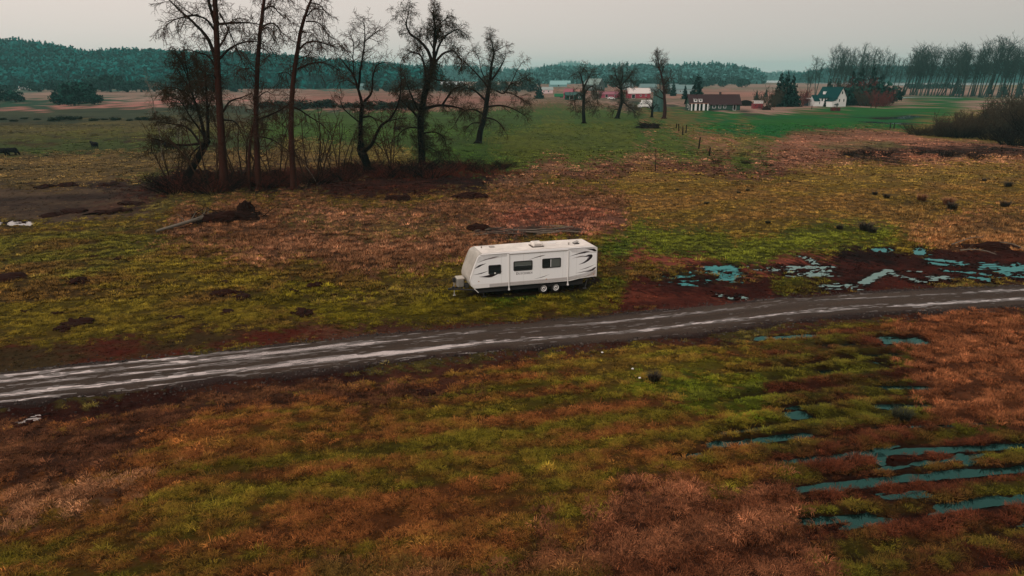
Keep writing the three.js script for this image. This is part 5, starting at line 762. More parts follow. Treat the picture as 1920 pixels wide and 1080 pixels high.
  for (let i = 0; i < 12; i++) put(tealBush, 'round_bush', 'dark bush under the tall clump behind the white house', 'bush', 1578 + i * 7 + R() * 5, 194 + R() * 4, 0.7 + R() * 0.6, R() * 6, 'dark bushes under the tall clump');
  for (let i = 0; i < 10; i++) put(tealBush, 'round_bush', 'dark round bush in the row along the river bank', 'bush', 1700 + i * 9 + R() * 6, 166 + R() * 2, 0.5 + R() * 0.3, R() * 6, 'dark bushes along the river bank');
}

{ // things in a row are told apart by their place in it
  const tens = ['', '', 'twenty', 'thirty', 'forty'], ones = ['', 'first', 'second', 'third', 'fourth', 'fifth', 'sixth', 'seventh', 'eighth', 'ninth', 'tenth', 'eleventh', 'twelfth', 'thirteenth', 'fourteenth', 'fifteenth', 'sixteenth', 'seventeenth', 'eighteenth', 'nineteenth'];
  const word = n => n < 20 ? ones[n] : n % 10 ? tens[Math.floor(n / 10)] + '-' + ones[n % 10] : tens[Math.floor(n / 10)].replace(/y$/, 'ieth');
  const groups = {}; for (const o of scene.children) if (o.userData.group) (groups[o.userData.group] ||= []).push(o);
  const rows = { 'tall bare trees behind the white farmhouse': 'upright bare tree of the dense clump behind the white farmhouse', 'tall leaning bare trees in the riverside row': 'tall leaning bare tree of the riverside row', 'low dark brambles below the thicket': 'low dark bramble in the dry grass below the thicket', 'low dark brambles on the ditch line': 'low dark bramble on the ditch line right of the sapling', 'bushes of the clump on the pink reed plain': 'dark teal bush of the clump on the pink reed plain', 'bushes at the left edge of the reed plain': 'teal bush at the left edge of the reed plain', 'bushes of the hedge at the foot of the hill': 'teal bush of the hedge at the foot of the wooded hill', 'bushes of the field hedge behind the left trees': 'dusky bush of the field hedge behind the left trees', 'bushes of the far hedge behind the oak trees': 'bush of the far hedge behind the oak trees', 'bushes of the rough strip at the far left': 'low dark bush of the rough strip at the far left', 'teal trees among the hazy houses': 'teal tree among the hazy houses by the farm', 'dark bushes under the tall clump': 'dark bush under the tall clump by the white house', 'dark bushes along the river bank': 'dark round bush of the river bank row' };
  for (const [g, what] of Object.entries(rows)) (groups[g] || []).sort((a, b) => a.position.x / -a.position.z - b.position.x / -b.position.z).forEach((o, i) => { o.userData.label = word(i + 1) + ' from the left, ' + what; });
}
// ------------------------------------------------------------------ farms
const roofMaterial = (r, g, b, rough = 0.8) => mat(tone(r, g, b), rough);
// a gabled house: width along its ridge, depth, eaves height, ridge height; windows and doors as [side, x, y, w, h, kind]
function gabled(name, label, category, [x, z], turn, w, d, eave, ridge, wallM, roofM, openings = [], over = 0.4) {
  const t = thing(name, label, category, [x, 0, z], turn), s = new THREE.Shape([[-d / 2, -0.3], [d / 2, -0.3], [d / 2, eave], [0, ridge - 0.12], [-d / 2, eave]].map(p => new THREE.Vector2(...p)));
  mesh('wall', new THREE.ExtrudeGeometry(s, { depth: w, bevelEnabled: false }).rotateY(Math.PI / 2).translate(-w / 2, 0, 0), wallM, t);
  const l = Math.hypot(d / 2, ridge - eave), a = Math.atan2(ridge - eave, d / 2), L = l * (1 + over / (d / 2));
  for (const k of [-1, 1]) mesh('roof', box(w + over * 2, 0.14, L, 0, 0, L / 2).rotateX(a).scale(1, 1, k).translate(0, ridge, 0), roofM, t).geometry;
  mesh('ridge_cap', box(w + over * 2 + 0.1, 0.12, 0.3, 0, ridge + 0.06, 0), roofM, t);
  for (const [side, ox, oy, ow, oh, kind] of openings) {
    const o = new THREE.Group(), m = kind === 'door' ? BARK.black : darkPane; o.name = kind; t.add(o);
    mesh('frame', [box(ow + 0.24, 0.12, 0.1, 0, oh / 2 + 0.06, 0), box(ow + 0.24, 0.12, 0.1, 0, -oh / 2 - 0.06, 0), box(0.12, oh, 0.1, -ow / 2 - 0.06, 0, 0), box(0.12, oh, 0.1, ow / 2 + 0.06, 0, 0)], whitePaint, o); mesh(kind === 'door' ? 'leaf' : 'pane', box(ow, oh, 0.05, 0, 0, 0.0), m, o);
    if (side === 'front') o.position.set(ox, oy, d / 2 + 0.04); else if (side === 'left') { o.rotation.y = -Math.PI / 2; o.position.set(-w / 2 - 0.04, oy, ox); } else if (side === 'right') { o.rotation.y = Math.PI / 2; o.position.set(w / 2 + 0.04, oy, ox); }
  }
  return t;
}
const whitePaint = mat([0.72, 0.72, 0.70], 0.6), darkPane = new THREE.MeshPhysicalMaterial({ color: col([0.02, 0.03, 0.035]), roughness: 0.1 });
const redPaint = mat(tone(150, 30, 48), 0.7), tealRoof = roofMaterial(12, 56, 54);
{ // long brown-roofed farmhouse with white porch posts and two dormers at its left end
  const D = G(1340, 207), t = gabled('farmhouse', 'long low farmhouse with brown roof and white porch at its left end', 'house', [D[0], D[1] - 4], 0.03, 22, 8, 2.9, 6.6, mat(tone(50, 66, 54), 0.8), roofMaterial(62, 40, 40, 0.85), [['front', -3, 1.6, 1.0, 1.1, 'window'], ['front', -0.5, 1.6, 1.2, 1.1, 'window'], ['front', 2, 1.6, 0.9, 1.1, 'window'], ['front', 4.2, 1.6, 0.9, 1.1, 'window'], ['front', 8.5, 1.2, 1.1, 2.1, 'door'], ['left', 0, 1.8, 1.4, 1.3, 'window'], ['left', 2.4, 1.3, 1.0, 2.1, 'door']], 0.6);
  for (const x of [-8.6, -6.4]) { const d = new THREE.Group(); d.name = 'dormer'; t.add(d); mesh('wall', box(1.5, 1.3, 1.6, x, 4.2, 2.6), whitePaint, d); mesh('roof', [box(1.1, 0.1, 2.0, -0.42, 0, 0).rotateZ(0.6).translate(x, 5.08, 2.5), box(1.1, 0.1, 2.0, 0.42, 0, 0).rotateZ(-0.6).translate(x, 5.08, 2.5)], roofMaterial(74, 46, 44), d); mesh('pane', box(0.7, 0.7, 0.05, x, 4.3, 3.43), darkPane, d); }
  const p = new THREE.Group(); p.name = 'porch'; t.add(p); mesh('roof', box(7.6, 0.14, 2.8, -7.6, 3.0, 5.3).rotateX(0.0), mat(tone(150, 104, 84), 0.8), p);
  for (let i = 0; i < 5; i++) mesh('post', box(i % 2 ? 0.9 : 0.5, 2.9, 0.24, -11.0 + i * 1.75, 1.45, 6.5), whitePaint, p);
  mesh('board', box(3.2, 0.4, 0.1, 5.6, 2.45, 4.12), mat([0.66, 0.64, 0.6], 0.6), t).userData.label = 'long white board under the eaves';
  mesh('chimney', box(0.8, 1.8, 0.8, 3, 6.8, 0), mat(tone(70, 50, 46), 0.9), t);
}
{ // arched vehicle shed behind it, and the small red shed
  const [x, z] = G(1400, 199), t = thing('arched_shed', 'low arched shed with pale green roof and dark open front, right of the long farmhouse', 'shed', [x, 0, z], -0.1);
  mesh('roof', new THREE.CylinderGeometry(4.2, 4.2, 7, 20, 1, true, -Math.PI / 2, Math.PI).rotateX(Math.PI / 2).scale(1, 0.72, 1), mat(tone(90, 130, 112), 0.6, { side: THREE.DoubleSide }), t); mesh('back_wall', cyl(4.1, 4.1, 0.1, 20).rotateX(Math.PI / 2).scale(1, 0.7, 1).translate(0, 0, -3), BARK.black, t);
  for (const k of [-4.1, -1.4, 1.4, 4.1]) mesh('post', box(0.16, k % 4.1 ? 2.7 : 0.6, 0.16, k, k % 4.1 ? 1.3 : 0.3, 3.3), BARK.dark, t);
  const [a, b] = G(1419, 203.5), s = thing('red_shed', 'small dark red shed with white slatted top beside the arched shed', 'shed', [a, 0, b], 0.05);
  mesh('wall', box(4.2, 2.3, 3, 0, 1.1, 0), mat(tone(120, 12, 26), 0.7), s); for (let i = 0; i < 9; i++) mesh('slat', box(0.3, 1.1, 0.1, -1.95 + i * 0.49, 2.82, 1.5), whitePaint, s); mesh('roof', box(4.5, 0.12, 3.3, 0, 3.45, 0), mat([0.55, 0.52, 0.5], 0.7), s); mesh('door', box(1.2, 1.8, 0.06, 0.6, 0.9, 1.53), mat(tone(90, 8, 20), 0.7), s); mesh('window', box(0.5, 0.5, 0.06, -1.2, 1.4, 1.53), darkPane, s);
}
{ // white house with teal roof, seen at its gable
  const [x, z] = G(1556, 200), t = gabled('white_house', 'white two-storey farmhouse with teal roof and tall gable', 'house', [x + 2.6, z - 5], -1.02, 11, 7.6, 4.4, 9.2, whitePaint, tealRoof, [['right', 0, 6.6, 0.9, 1.3, 'window'], ['right', -1.7, 3.0, 0.9, 1.3, 'window'], ['right', 1.7, 3.0, 0.9, 1.3, 'window'], ['front', -2.5, 3.1, 0.9, 1.3, 'window'], ['front', 0.5, 1.3, 1.0, 2.1, 'door'], ['front', 3.2, 3.1, 0.9, 1.3, 'window']], 0.45);
  const l = new THREE.Group(); l.name = 'lean_to'; t.add(l); mesh('wall', box(4.2, 2.8, 3.2, 3.4, 1.4, 5.3), whitePaint, l); mesh('roof', box(4.8, 0.14, 4.2, 3.4, 3.3, 5.2).translate(-3.4, -3.3, -5.2).rotateX(0.3).translate(3.4, 3.3, 5.2), tealRoof, l);
  mesh('dormer', [box(1.3, 1.3, 1.4, -2.5, 6.4, 2.3)], whitePaint, t); mesh('chimney', box(0.7, 2.2, 0.7, 1, 9.4, -0.6), mat(tone(110, 90, 84), 0.9), t);
  const [a, b] = G(1534, 199), w = gabled('white_cottage', 'small white wing with dark roof between the carport and the white house', 'house', [a, b - 2], 0.2, 6, 5, 2.8, 5.2, whitePaint, tealRoof, [['front', 0, 1.5, 0.8, 1.2, 'window']], 0.35);
  const [c, d] = G(1524, 198.5), p = thing('carport', 'open carport with flat white roof and dark inside, left of the white house', 'carport', [c - 0.6, 0, d - 1], 0.08);
  mesh('roof', box(5.6, 0.4, 5, 0, 3.5, 0), whitePaint, p); for (const [i, k] of [[-2.5, 2.2], [2.5, 2.2], [-2.5, -2.2], [2.5, -2.2]]) mesh('post', box(0.18, 3.3, 0.18, i, 1.65, k), whitePaint, p); mesh('back_wall', box(5.2, 3.2, 0.15, 0, 1.6, -2.3), mat(tone(30, 50, 58), 0.8), p); mesh('side_wall', box(0.15, 3.2, 4.4, -2.62, 1.6, 0.1), mat(tone(40, 60, 66), 0.8), p);
  const [e, f] = G(1566, 208), q = thing('stone_planter', 'round brown stone planter with a small bush before the white house', 'planter', [e, 0, f]);
  for (let i = 0; i < 14; i++) for (let k = 0; k < 2; k++) { const an = (i + k * 0.5) / 14 * 6.283; mesh('stone', rbox(0.78, 0.72, 0.5, 0.14).rotateY(-an + Math.PI / 2).translate(Math.cos(an) * 1.75, 0.36 + k * 0.7, Math.sin(an) * 1.75), mat(tone(70 + 12 * (i % 3), 38 + 6 * (i % 2), 34), 0.9), q); }
  mesh('soil', cyl(1.7, 1.7, 1.3, 18, 0, 0.62, 0), BARK.dark, q); mesh('bush', scatterCrown(71, 160, 0.35, lobePlace([[0, 2.2, 0, 0.9], [0.5, 2.7, 0, 0.6]])), leafMat(tone(120, 130, 118)), q);
}
{ // box truck and the bin behind it
  const [x, z] = G(1209, 203), t = thing('box_truck', 'white box truck parked behind the round-headed pasture tree, cab to the left', 'truck', [x, 0, z], 0.06);
  mesh('cargo_box', rbox(4.6, 2.9, 2.3, 0.05, 0.7, 2.25, 0), whitePaint, t); const c = mesh('cab', new THREE.ExtrudeGeometry(new THREE.Shape([[-1.65, 0.6], [-3.1, 0.6], [-3.15, 1.45], [-2.6, 1.6], [-2.25, 2.5], [-1.65, 2.55]].map(p => new THREE.Vector2(...p))), { depth: 1.9, bevelEnabled: true, bevelSize: 0.04, bevelThickness: 0.04, bevelSegments: 2 }).translate(0, 0, -0.95), whitePaint, t);
  mesh('window', [box(0.5, 0.6, 0.04, -2.0, 2.0, 1.0), box(0.04, 0.7, 1.5, 0, 0, 0).rotateZ(-0.37).translate(-2.47, 2.05, 0)], darkPane, c); mesh('chassis', box(5.8, 0.25, 1.6, 0, 0.68, 0), BARK.black, t);
  for (const [i, k] of [[-2.4, 0.95], [1.8, 0.95], [-2.4, -0.95], [1.8, -0.95]]) { const w = mesh('wheel', cyl(0.46, 0.46, 0.28, 18).rotateX(Math.PI / 2).translate(i, 0.46, k), BARK.black, t); mesh('rim', cyl(0.24, 0.24, 0.3, 14).rotateX(Math.PI / 2).translate(i, 0.46, k), mat([0.4, 0.4, 0.4], 0.5), w); }
  const [a, b] = G(1233, 209), s = thing('grain_bin', 'grey-green round bin with shallow cone roof behind the small dark tree', 'grain bin', [a, 0, b]);
  const bm = mat(tone(62, 92, 82), 0.6, { metalness: 0.3 }); mesh('wall', cyl(2.2, 2.2, 8.2, 28, 0, 4.1, 0), bm, s); mesh('roof', new THREE.ConeGeometry(2.4, 1.1, 28).translate(0, 8.75, 0), bm, s); for (let i = 0; i < 5; i++) mesh('band', new THREE.TorusGeometry(2.22, 0.05, 5, 28).rotateX(Math.PI / 2).translate(0, 1.4 + i * 1.5, 0), bm, s); mesh('door', box(0.9, 1.8, 0.12, 0, 1, 2.2), BARK.teal, s);
}
// barns and houses farther off
const far = (u, v) => G(u, v);
gabled('red_barn', 'red barn with pale roof behind the round-headed pasture tree', 'barn', far(1196, 184), 0.06, 15, 8, 3.4, 6.6, redPaint, mat([0.62, 0.55, 0.52], 0.6), [['front', -4, 1.3, 2.2, 2.4, 'door'], ['front', 1, 1.8, 0.9, 0.9, 'window'], ['front', 4.5, 1.8, 0.9, 0.9, 'window']]);
gabled('red_shed', 'long low pinkish-red shed left of the red barn', 'shed', far(1144, 183), 0.04, 15, 6, 2.4, 4.0, mat(tone(160, 70, 84), 0.8), mat(tone(150, 90, 96), 0.8), [['front', -3, 1.2, 1.6, 1.8, 'door'], ['front', 3, 1.4, 0.9, 0.8, 'window']]);
gabled('red_shed', 'pinkish-red gabled shed between the green trailer and the forked tree', 'shed', far(1067, 184), -0.5, 6, 5, 3.6, 6.2, mat(tone(168, 70, 88), 0.8), mat(tone(150, 84, 88), 0.8), [['front', 0, 1.3, 1.4, 2, 'door']]);
gabled('green_barn', 'dark green barn with low roof beside the pinkish shed', 'barn', far(1076, 187), 0.05, 11, 7, 3.0, 4.6, mat(tone(16, 62, 52), 0.8), mat(tone(60, 84, 76), 0.8), [['front', -2, 1.3, 2.2, 2.2, 'door'], ['front', 3, 1.6, 0.9, 0.9, 'window']]);
gabled('grey_barn', 'tall barn with pale grey roof behind the forked pasture tree', 'barn', far(1114, 170), -0.7, 18, 12, 6.5, 12, mat(tone(84, 90, 84), 0.9), mat(tone(130, 138, 126), 0.8), [['right', 0, 3, 3, 3, 'door'], ['front', 0, 3, 1.2, 1.2, 'window']]);
gabled('white_house', 'small white house behind the lone fir by the green trailer', 'house', far(1023, 175), 0.1, 12, 7, 3.2, 5.4, mat(tone(220, 180, 172), 0.7), mat(tone(150, 150, 140), 0.7), [['front', -2, 1.7, 1, 1.2, 'window'], ['front', 2, 1.7, 1, 1.2, 'window']]);
[[1050, 158, 38, 'long pale greenhouse row below the far teal wood, right'], [1030, 157, 26, 'pale greenhouse left of the longer row'], [1046, 162.5, 24, 'lower pale greenhouse in front of the row']].forEach(([u, v, w, l]) => gabled('greenhouse', l, 'greenhouse', far(u, v), 0.15, w, 10, 3, 6.5, mat(tone(120, 152, 146), 0.8), mat(tone(140, 168, 160), 0.8), [['front', 0, 1.5, 2, 2.2, 'door']]));
[[1262, 172, 'white house among dark firs right of the red-trunked tree', 0.6], [1284, 176, 'pale house with slanting roof behind the brown-roofed farmhouse', -0.6], [1214, 172, 'pale-roofed house just above the red barn', 0.2], [1340, 157, 'far pale house left of the hazy fields, first', 0.1], [1356, 156.6, 'far pale house left of the hazy fields, second', 0.2], [1374, 156.2, 'far pale house by the hazy fields, third', 0], [1175, 168, 'far white house left of the red barn roof', 0.3]].forEach(([u, v, l, a], i) => gabled('house', l, 'house', far(u, v), a, 12 + i % 3 * 2, 8, 4.2, 7.4, mat(tone(140, 152, 146), 0.8), mat(tone(110, 126, 120), 0.8), [['front', -2.5, 2.2, 1.2, 1.3, 'window'], ['front', 2.5, 2.2, 1.2, 1.3, 'window']]));
gabled('white_barn', 'large pale building on the plain seen between the two oak trees', 'barn', far(848, 167), 0.1, 26, 12, 5, 8.5, mat(tone(160, 160, 152), 0.8), mat(tone(176, 172, 164), 0.8), [['front', 0, 2, 3, 3, 'door'], ['front', 7, 2.4, 1.4, 1.2, 'window']]);
gabled('white_barn', 'pale building seen behind the burred tree', 'barn', far(686, 168), 0.1, 16, 9, 4, 6.5, mat(tone(120, 140, 134), 0.8), mat(tone(110, 130, 124), 0.8), [['front', 0, 2, 2.4, 2.6, 'door']]);
for (const [u, l] of [[42, 'tiny white hut at the left foot of the wooded hill, left of two'], [52, 'tiny white hut at the left foot of the wooded hill, right of two']]) gabled('hut', l, 'hut', far(u, 168), 0.2, 5, 4, 2.6, 4, whitePaint, mat([0.5, 0.5, 0.5]), [['front', 0, 1.2, 0.9, 1.8, 'door']]);
{ // green trailer and the white car
  const [x, z] = far(1048, 183), t = thing('green_trailer', 'green box trailer on the pink plain right of the lone fir', 'trailer', [x, 0, z], 0.03); mesh('cargo_box', rbox(6.6, 2.0, 2.4, 0.05, 0, 1.7, 0), mat(tone(14, 110, 62), 0.5), t); mesh('chassis', box(6.2, 0.2, 1.8, 0.1, 0.6, 0), BARK.black, t);
  for (const [i, k] of [[1.2, 1], [2.2, 1], [1.2, -1], [2.2, -1]]) mesh('wheel', cyl(0.42, 0.42, 0.25, 14).rotateX(Math.PI / 2).translate(i, 0.42, k), BARK.black, t);
  const [a, b] = far(1146, 186), c = thing('parked_car', 'white car parked before the pinkish-red shed', 'car', [a, 0, b], 0.05);
  const bodyG = new THREE.ExtrudeGeometry(new THREE.Shape([[-2.2, 0.35], [2.2, 0.35], [2.25, 0.8], [1.5, 0.95], [0.7, 1.42], [-0.9, 1.42], [-1.6, 0.98], [-2.25, 0.9]].map(p => new THREE.Vector2(...p))), { depth: 1.6, bevelEnabled: true, bevelSize: 0.05, bevelThickness: 0.06, bevelSegments: 2 }).translate(0, 0, -0.8);
  mesh('body', bodyG, whitePaint, c); mesh('window', [box(0.8, 0.34, 0.03, -0.55, 1.18, 0.87), box(0.8, 0.34, 0.03, 0.35, 1.18, 0.87)], darkPane, c); for (const [i, k] of [[-1.4, 0.8], [1.4, 0.8], [-1.4, -0.8], [1.4, -0.8]]) mesh('wheel', cyl(0.33, 0.33, 0.2, 14).rotateX(Math.PI / 2).translate(i, 0.33, k), BARK.black, c);
}
{ // the far lane
  const lane = [[1660, 189], [1690, 184], [1730, 182.5], [1780, 183.5], [1800, 184.5]].map(p => G(...p)), c = new THREE.CatmullRomCurve3(lane.map(p => V(p[0], 0, p[1]))), pos = [], idx = [], N = 40;
  for (let i = 0; i <= N; i++) { const a = c.getPoint(i / N), t = c.getTangent(i / N); for (const k of [-1, 1]) pos.push(a.x - t.z * 3 * k, 0.22, a.z + t.x * 3 * k); if (i < N) idx.push(i * 2, i * 2 + 1, i * 2 + 2, i * 2 + 1, i * 2 + 3, i * 2 + 2); }
  const g = new THREE.BufferGeometry(); g.setAttribute('position', new THREE.Float32BufferAttribute(pos, 3)); g.setIndex(idx); g.computeVertexNormals(); const o = mesh('lane', g, mat(tone(110, 140, 130), 0.4)); o.userData.kind = 'structure'; o.userData.label = 'pale wet lane beyond the bright green meadow';
}
// ------------------------------------------------------------------ small things
function blob(seed, rx, ry, rz, m, rough = 0.35, detail = 4) { const g = new THREE.IcosahedronGeometry(1, detail), p = g.attributes.position; for (let i = 0; i < p.count; i++) { const x = p.getX(i), y = p.getY(i), z = p.getZ(i), k = 1 + rough * ((fbm(x * 1.7 + 9, z * 1.7 + y * 1.3 + 9, seed, 4) - 0.5) * 2); p.setXYZ(i, x * rx * k, Math.max(y, -0.25) * ry * k, z * rz * k); } g.computeVertexNormals(); return g; }
const soil = mat(tone(40, 18, 12), 1), turf = mat(tone(46, 30, 14), 1);
{ // clods, molehills and holes left of the trailer
  const list = [[425, 551, 0.95, 0.3, 'flat dark clod, larger of a close pair left of the trailer'], [455, 560, 0.7, 0.25, 'ragged dark clod right beside the flat one'], [424, 530, 0.5, 0.2, 'small clod above the close pair'], [566, 587, 0.75, 0.3, 'smooth dark mound nearest the trailer tongue, by the track'], [590, 536, 0.55, 0.32, 'pointed small mound left of the trailer'], [551, 547, 0.4, 0.14, 'tiny flat clod left of the pointed mound'], [626, 552, 0.2, 0.14, 'tiniest clod right of the pointed mound'], [148, 530, 0.95, 0.42, 'long dark mound in the left field with a lump at its right end'], [8, 526, 1.4, 0.5, 'large dark heap cut by the left edge'], [146, 603, 0.9, 0.22, 'low dark clod with a long smear behind it'], [122, 612, 0.7, 0.16, 'flat smear of dark earth left of the low clod'], [330, 598, 0.5, 0.16, 'small dark clod in the grass between mounds'], [424, 588, 0.5, 0.18, 'clod at the upper end of a dark furrow'], [105, 588, 0.4, 0.12, 'small clod in the left field above the smear'], [48, 583, 0.35, 0.1, 'tiny clod near the left edge above the road'], [175, 482, 0.5, 0.18, 'small dark tuft-like clod in the upper left field'], [222, 485, 0.5, 0.2, 'second dark tuft-like clod in the upper left field'], [205, 398, 1.9, 0.5, 'broad heap of dark earth in the muddy ground below the leaning willow'], [140, 396, 1.5, 0.4, 'low heap of earth left of the broad one in the muddy ground'], [100, 404, 1.2, 0.35, 'ridge of earth beside the pale muddy pool'], [245, 382, 1.6, 0.4, 'dark bank of earth nearest the leaning willow'], [85, 352, 1.4, 0.5, 'lumpy heap at the far side of the muddy ground, left'], [125, 349, 1.3, 0.55, 'lumpy heap at the far side of the muddy ground, middle'], [205, 346, 1.4, 0.5, 'lumpy heap at the far side of the muddy ground, right'], [800, 738, 0.5, 0.12, 'flat smear of dark soil below the road, left of centre']];
  list.forEach(([u, v, r, h, l], i) => { const [x, z] = G(u, v), t = thing('dirt_mound', l, 'mound', [x, height(x, z), z], i * 1.7); mesh('soil', blob(i, r, h * 0.7, r * 0.7, 0, 0.8), soil, t); const R = rng(500 + i); for (let k = 0; k < 5; k++) { const a = R() * 6.28, q = r * (0.7 + 0.5 * R()); mesh('clod', blob(i * 7 + k, 0.12 * r + 0.05, 0.1 * r + 0.04, 0.1 * r + 0.05, 0, 0.6, 2).translate(Math.cos(a) * q, 0.02, Math.sin(a) * q * 0.7), soil, t); } });
}
{ // uprooted trunk and brush heaps
  const brush = (name, label, u, v, w, h, d, seed, n, m, turn = 0) => { const R = rng(seed), [x, z] = G(u, v), t = thing(name, label, 'brush heap', [x, 0, z], turn); mesh('earth', blob(seed, w * 0.45, h * 0.65, d * 0.4, 0, 0.7), soil, t); const c = new Wood(); for (let i = 0; i < n; i++) { const a = R() * 6.283, p = [(R() - 0.5) * w * 0.9, R() * h * 0.5, (R() - 0.5) * d * 0.8]; c.tube(bent(R, p, [Math.cos(a), R() * 0.9 - 0.2, Math.sin(a)], h * (0.6 + R() * 1.1), 4, 0.6, -0.2), h * 0.03, h * 0.008, 4); } mesh('branches', c.geometry(), m, t).userData.kind = 'stuff'; return t; };
  const heap = brush('brush_heap', 'heap of earth and roots at the end of the fallen trunk, left of the trailer', 425, 414, 7.5, 1.6, 3, 701, 90, BARK.dark, 0.25);
  const [x0, z0] = G(293, 437), [x1, z1] = G(400, 414), t = thing('fallen_log', 'long pale fallen trunk lying towards the brush heap', 'log', [x0, 0, z0]), w = new Wood(); w.tube([[0, 0.18, 0], [(x1 - x0) * 0.35, 0.35, (z1 - z0) * 0.3], [(x1 - x0) * 0.7, 0.5, (z1 - z0) * 0.72], [x1 - x0, 0.6, z1 - z0]], 0.13, 0.22, 8); mesh('trunk', w.geometry(), BARK.pale, t); const b = new Wood(), R = rng(9); for (let i = 0; i < 5; i++) b.tube(bent(R, [(x1 - x0) * (0.5 + 0.1 * i), 0.5, (z1 - z0) * (0.5 + 0.1 * i)], [R() - 0.5, 0.6, R() - 0.7], 1.1, 3, 0.4, 0), 0.06, 0.02, 5); mesh('branches', b.geometry(), BARK.pale, t);
  const [rx, rz] = G(462, 402), r = thing('root_plate', 'upturned root plate standing at the right end of the brush heap', 'root plate', [rx, 0, rz], 0.3); mesh('earth', blob(77, 0.8, 0.9, 0.35, 0, 0.7).translate(0, 0.5, 0), soil, r); const q = new Wood(); for (let i = 0; i < 22; i++) q.tube(bent(R, [(R() - 0.5), 0.4 + R() * 0.7, 0.1], [R() - 0.5, R() * 0.8 - 0.1, 0.6], 0.9, 4, 0.8, 0), 0.05, 0.012, 4); mesh('roots', q.geometry(), BARK.dark, r);
  brush('brush_heap', 'dark brush heap in the pasture before the red-trunked tree', 1216, 240, 6.5, 2.2, 4, 702, 110, BARK.black);
  brush('brush_heap', 'dark heap of scrub behind the leaning willow trunk', 372, 336, 8, 2.0, 3, 703, 120, BARK.dark, 0.1);
  brush('brush_heap', 'low dark brush on the ditch line, seen above the trailer roof to its left', 745, 375, 3.4, 0.9, 2, 704, 50, BARK.dark);
  brush('brush_heap', 'reddish brush on the ditch line, behind and left of the trailer', 880, 370, 5, 0.9, 2, 705, 70, bark(80, 48, 40));
  brush('brush_heap', 'small dark green-brown heap right behind the front of the trailer', 893, 432, 2.6, 0.8, 1.5, 706, 40, BARK.moss);
  brush('brush_heap', 'dark heap at the meadow edge right of the red shed', 1437, 206, 4, 2.2, 3, 707, 60, BARK.black);
  brush('brush_heap', 'earth bank with sticks in the orange grass at the right', 1860, 466, 5, 0.7, 1.6, 708, 30, BARK.dark, -0.35);
  for (const [a, c, l, s] of [[[1784, 463], [1842, 449], 'pale stick leaning over the orange grass at the right', 1], [[1868, 458], [1925, 476], 'pale branch lying down the orange bank at the right edge', 2], [[1800, 474], [1868, 482], 'long pale branch along the upper edge of the mud', 3]]) { const p = G(...a), e = G(...c), f = thing('fallen_branch', l, 'branch', [p[0], 0, p[1]]), g = new Wood(), RR = rng(s), path = [0, 0.25, 0.5, 0.75, 1].map(k => [(e[0] - p[0]) * k + (RR() - 0.5) * 0.2, 0.2 + 0.25 * Math.sin(k * 3), (e[1] - p[1]) * k + (RR() - 0.5) * 0.2]); g.tube(path, 0.05, 0.025, 6); grow(g, RR, path, 2.2, 0.05, 0, { n: [1.6], len: [0.6], lift: [0.3], min: 0.012 }); mesh('branch', g.geometry(), BARK.pale, f); }
}
{ // weathered boards and sticks scattered behind the trailer
  const [x, z] = G(985, 436), t = thing('board_pile', 'scatter of grey weathered boards lying behind the trailer', 'board pile', [x, 0, z], 0.2), R = rng(33), ms = [mat(tone(120, 100, 84), 0.9), mat(tone(92, 74, 62), 0.9), mat(tone(70, 52, 44), 0.9)];
  for (let i = 0; i < 46; i++) mesh('board', box(1.2 + R() * 1.8, 0.05, 0.14).rotateZ((R() - 0.5) * 0.12).rotateY((R() - 0.5) * 0.9).translate((R() - 0.5) * 8.5, 0.08 + R() * 0.22, (R() - 0.5) * 2.6), ms[i % 3], t);
}
{ // fence posts along the pasture edge
  const P = [[1273, 246, 2.0, 'dark fence post, leftmost of the three by the pasture corner'], [1280, 253, 2.2, 'thickest dark fence post in the middle of the three at the pasture corner'], [1286, 249, 2.1, 'dark fence post, rightmost of the three at the pasture corner'], [1310, 279, 2.4, 'lone fence post lower on the pasture edge'], [1330, 292, 1.6, 'short post at the lower end of the pasture edge'], [1669, 241, 1.6, 'left of two short posts before the flooded meadow'], [1676, 241, 1.6, 'right of two short posts before the flooded meadow'], [1522, 205, 2.0, 'post on the lawn before the carport'], [1633, 203, 2.4, 'left post under the red dome of twigs'], [1642, 203, 2.6, 'right post under the red dome of twigs'], [1268, 240, 1.3, 'short post just above the three at the pasture corner'], [1819, 182, 4.2, 'pale pole by the leaning row, left of the thicket']];
  P.forEach(([u, v, h, l], i) => { const [x, z] = G(u, v), t = thing('fence_post', l, 'post', [x, 0, z], i); t.rotation.z = (hash(i, 3, 1) - 0.5) * 0.2; mesh('post', new THREE.CylinderGeometry(0.13, 0.17, h, 7).translate(0, h / 2 - 0.1, 0), BARK.dark, t); mesh('cap', new THREE.ConeGeometry(0.13, 0.1, 7).translate(0, h - 0.05, 0), BARK.dark, t); });
}
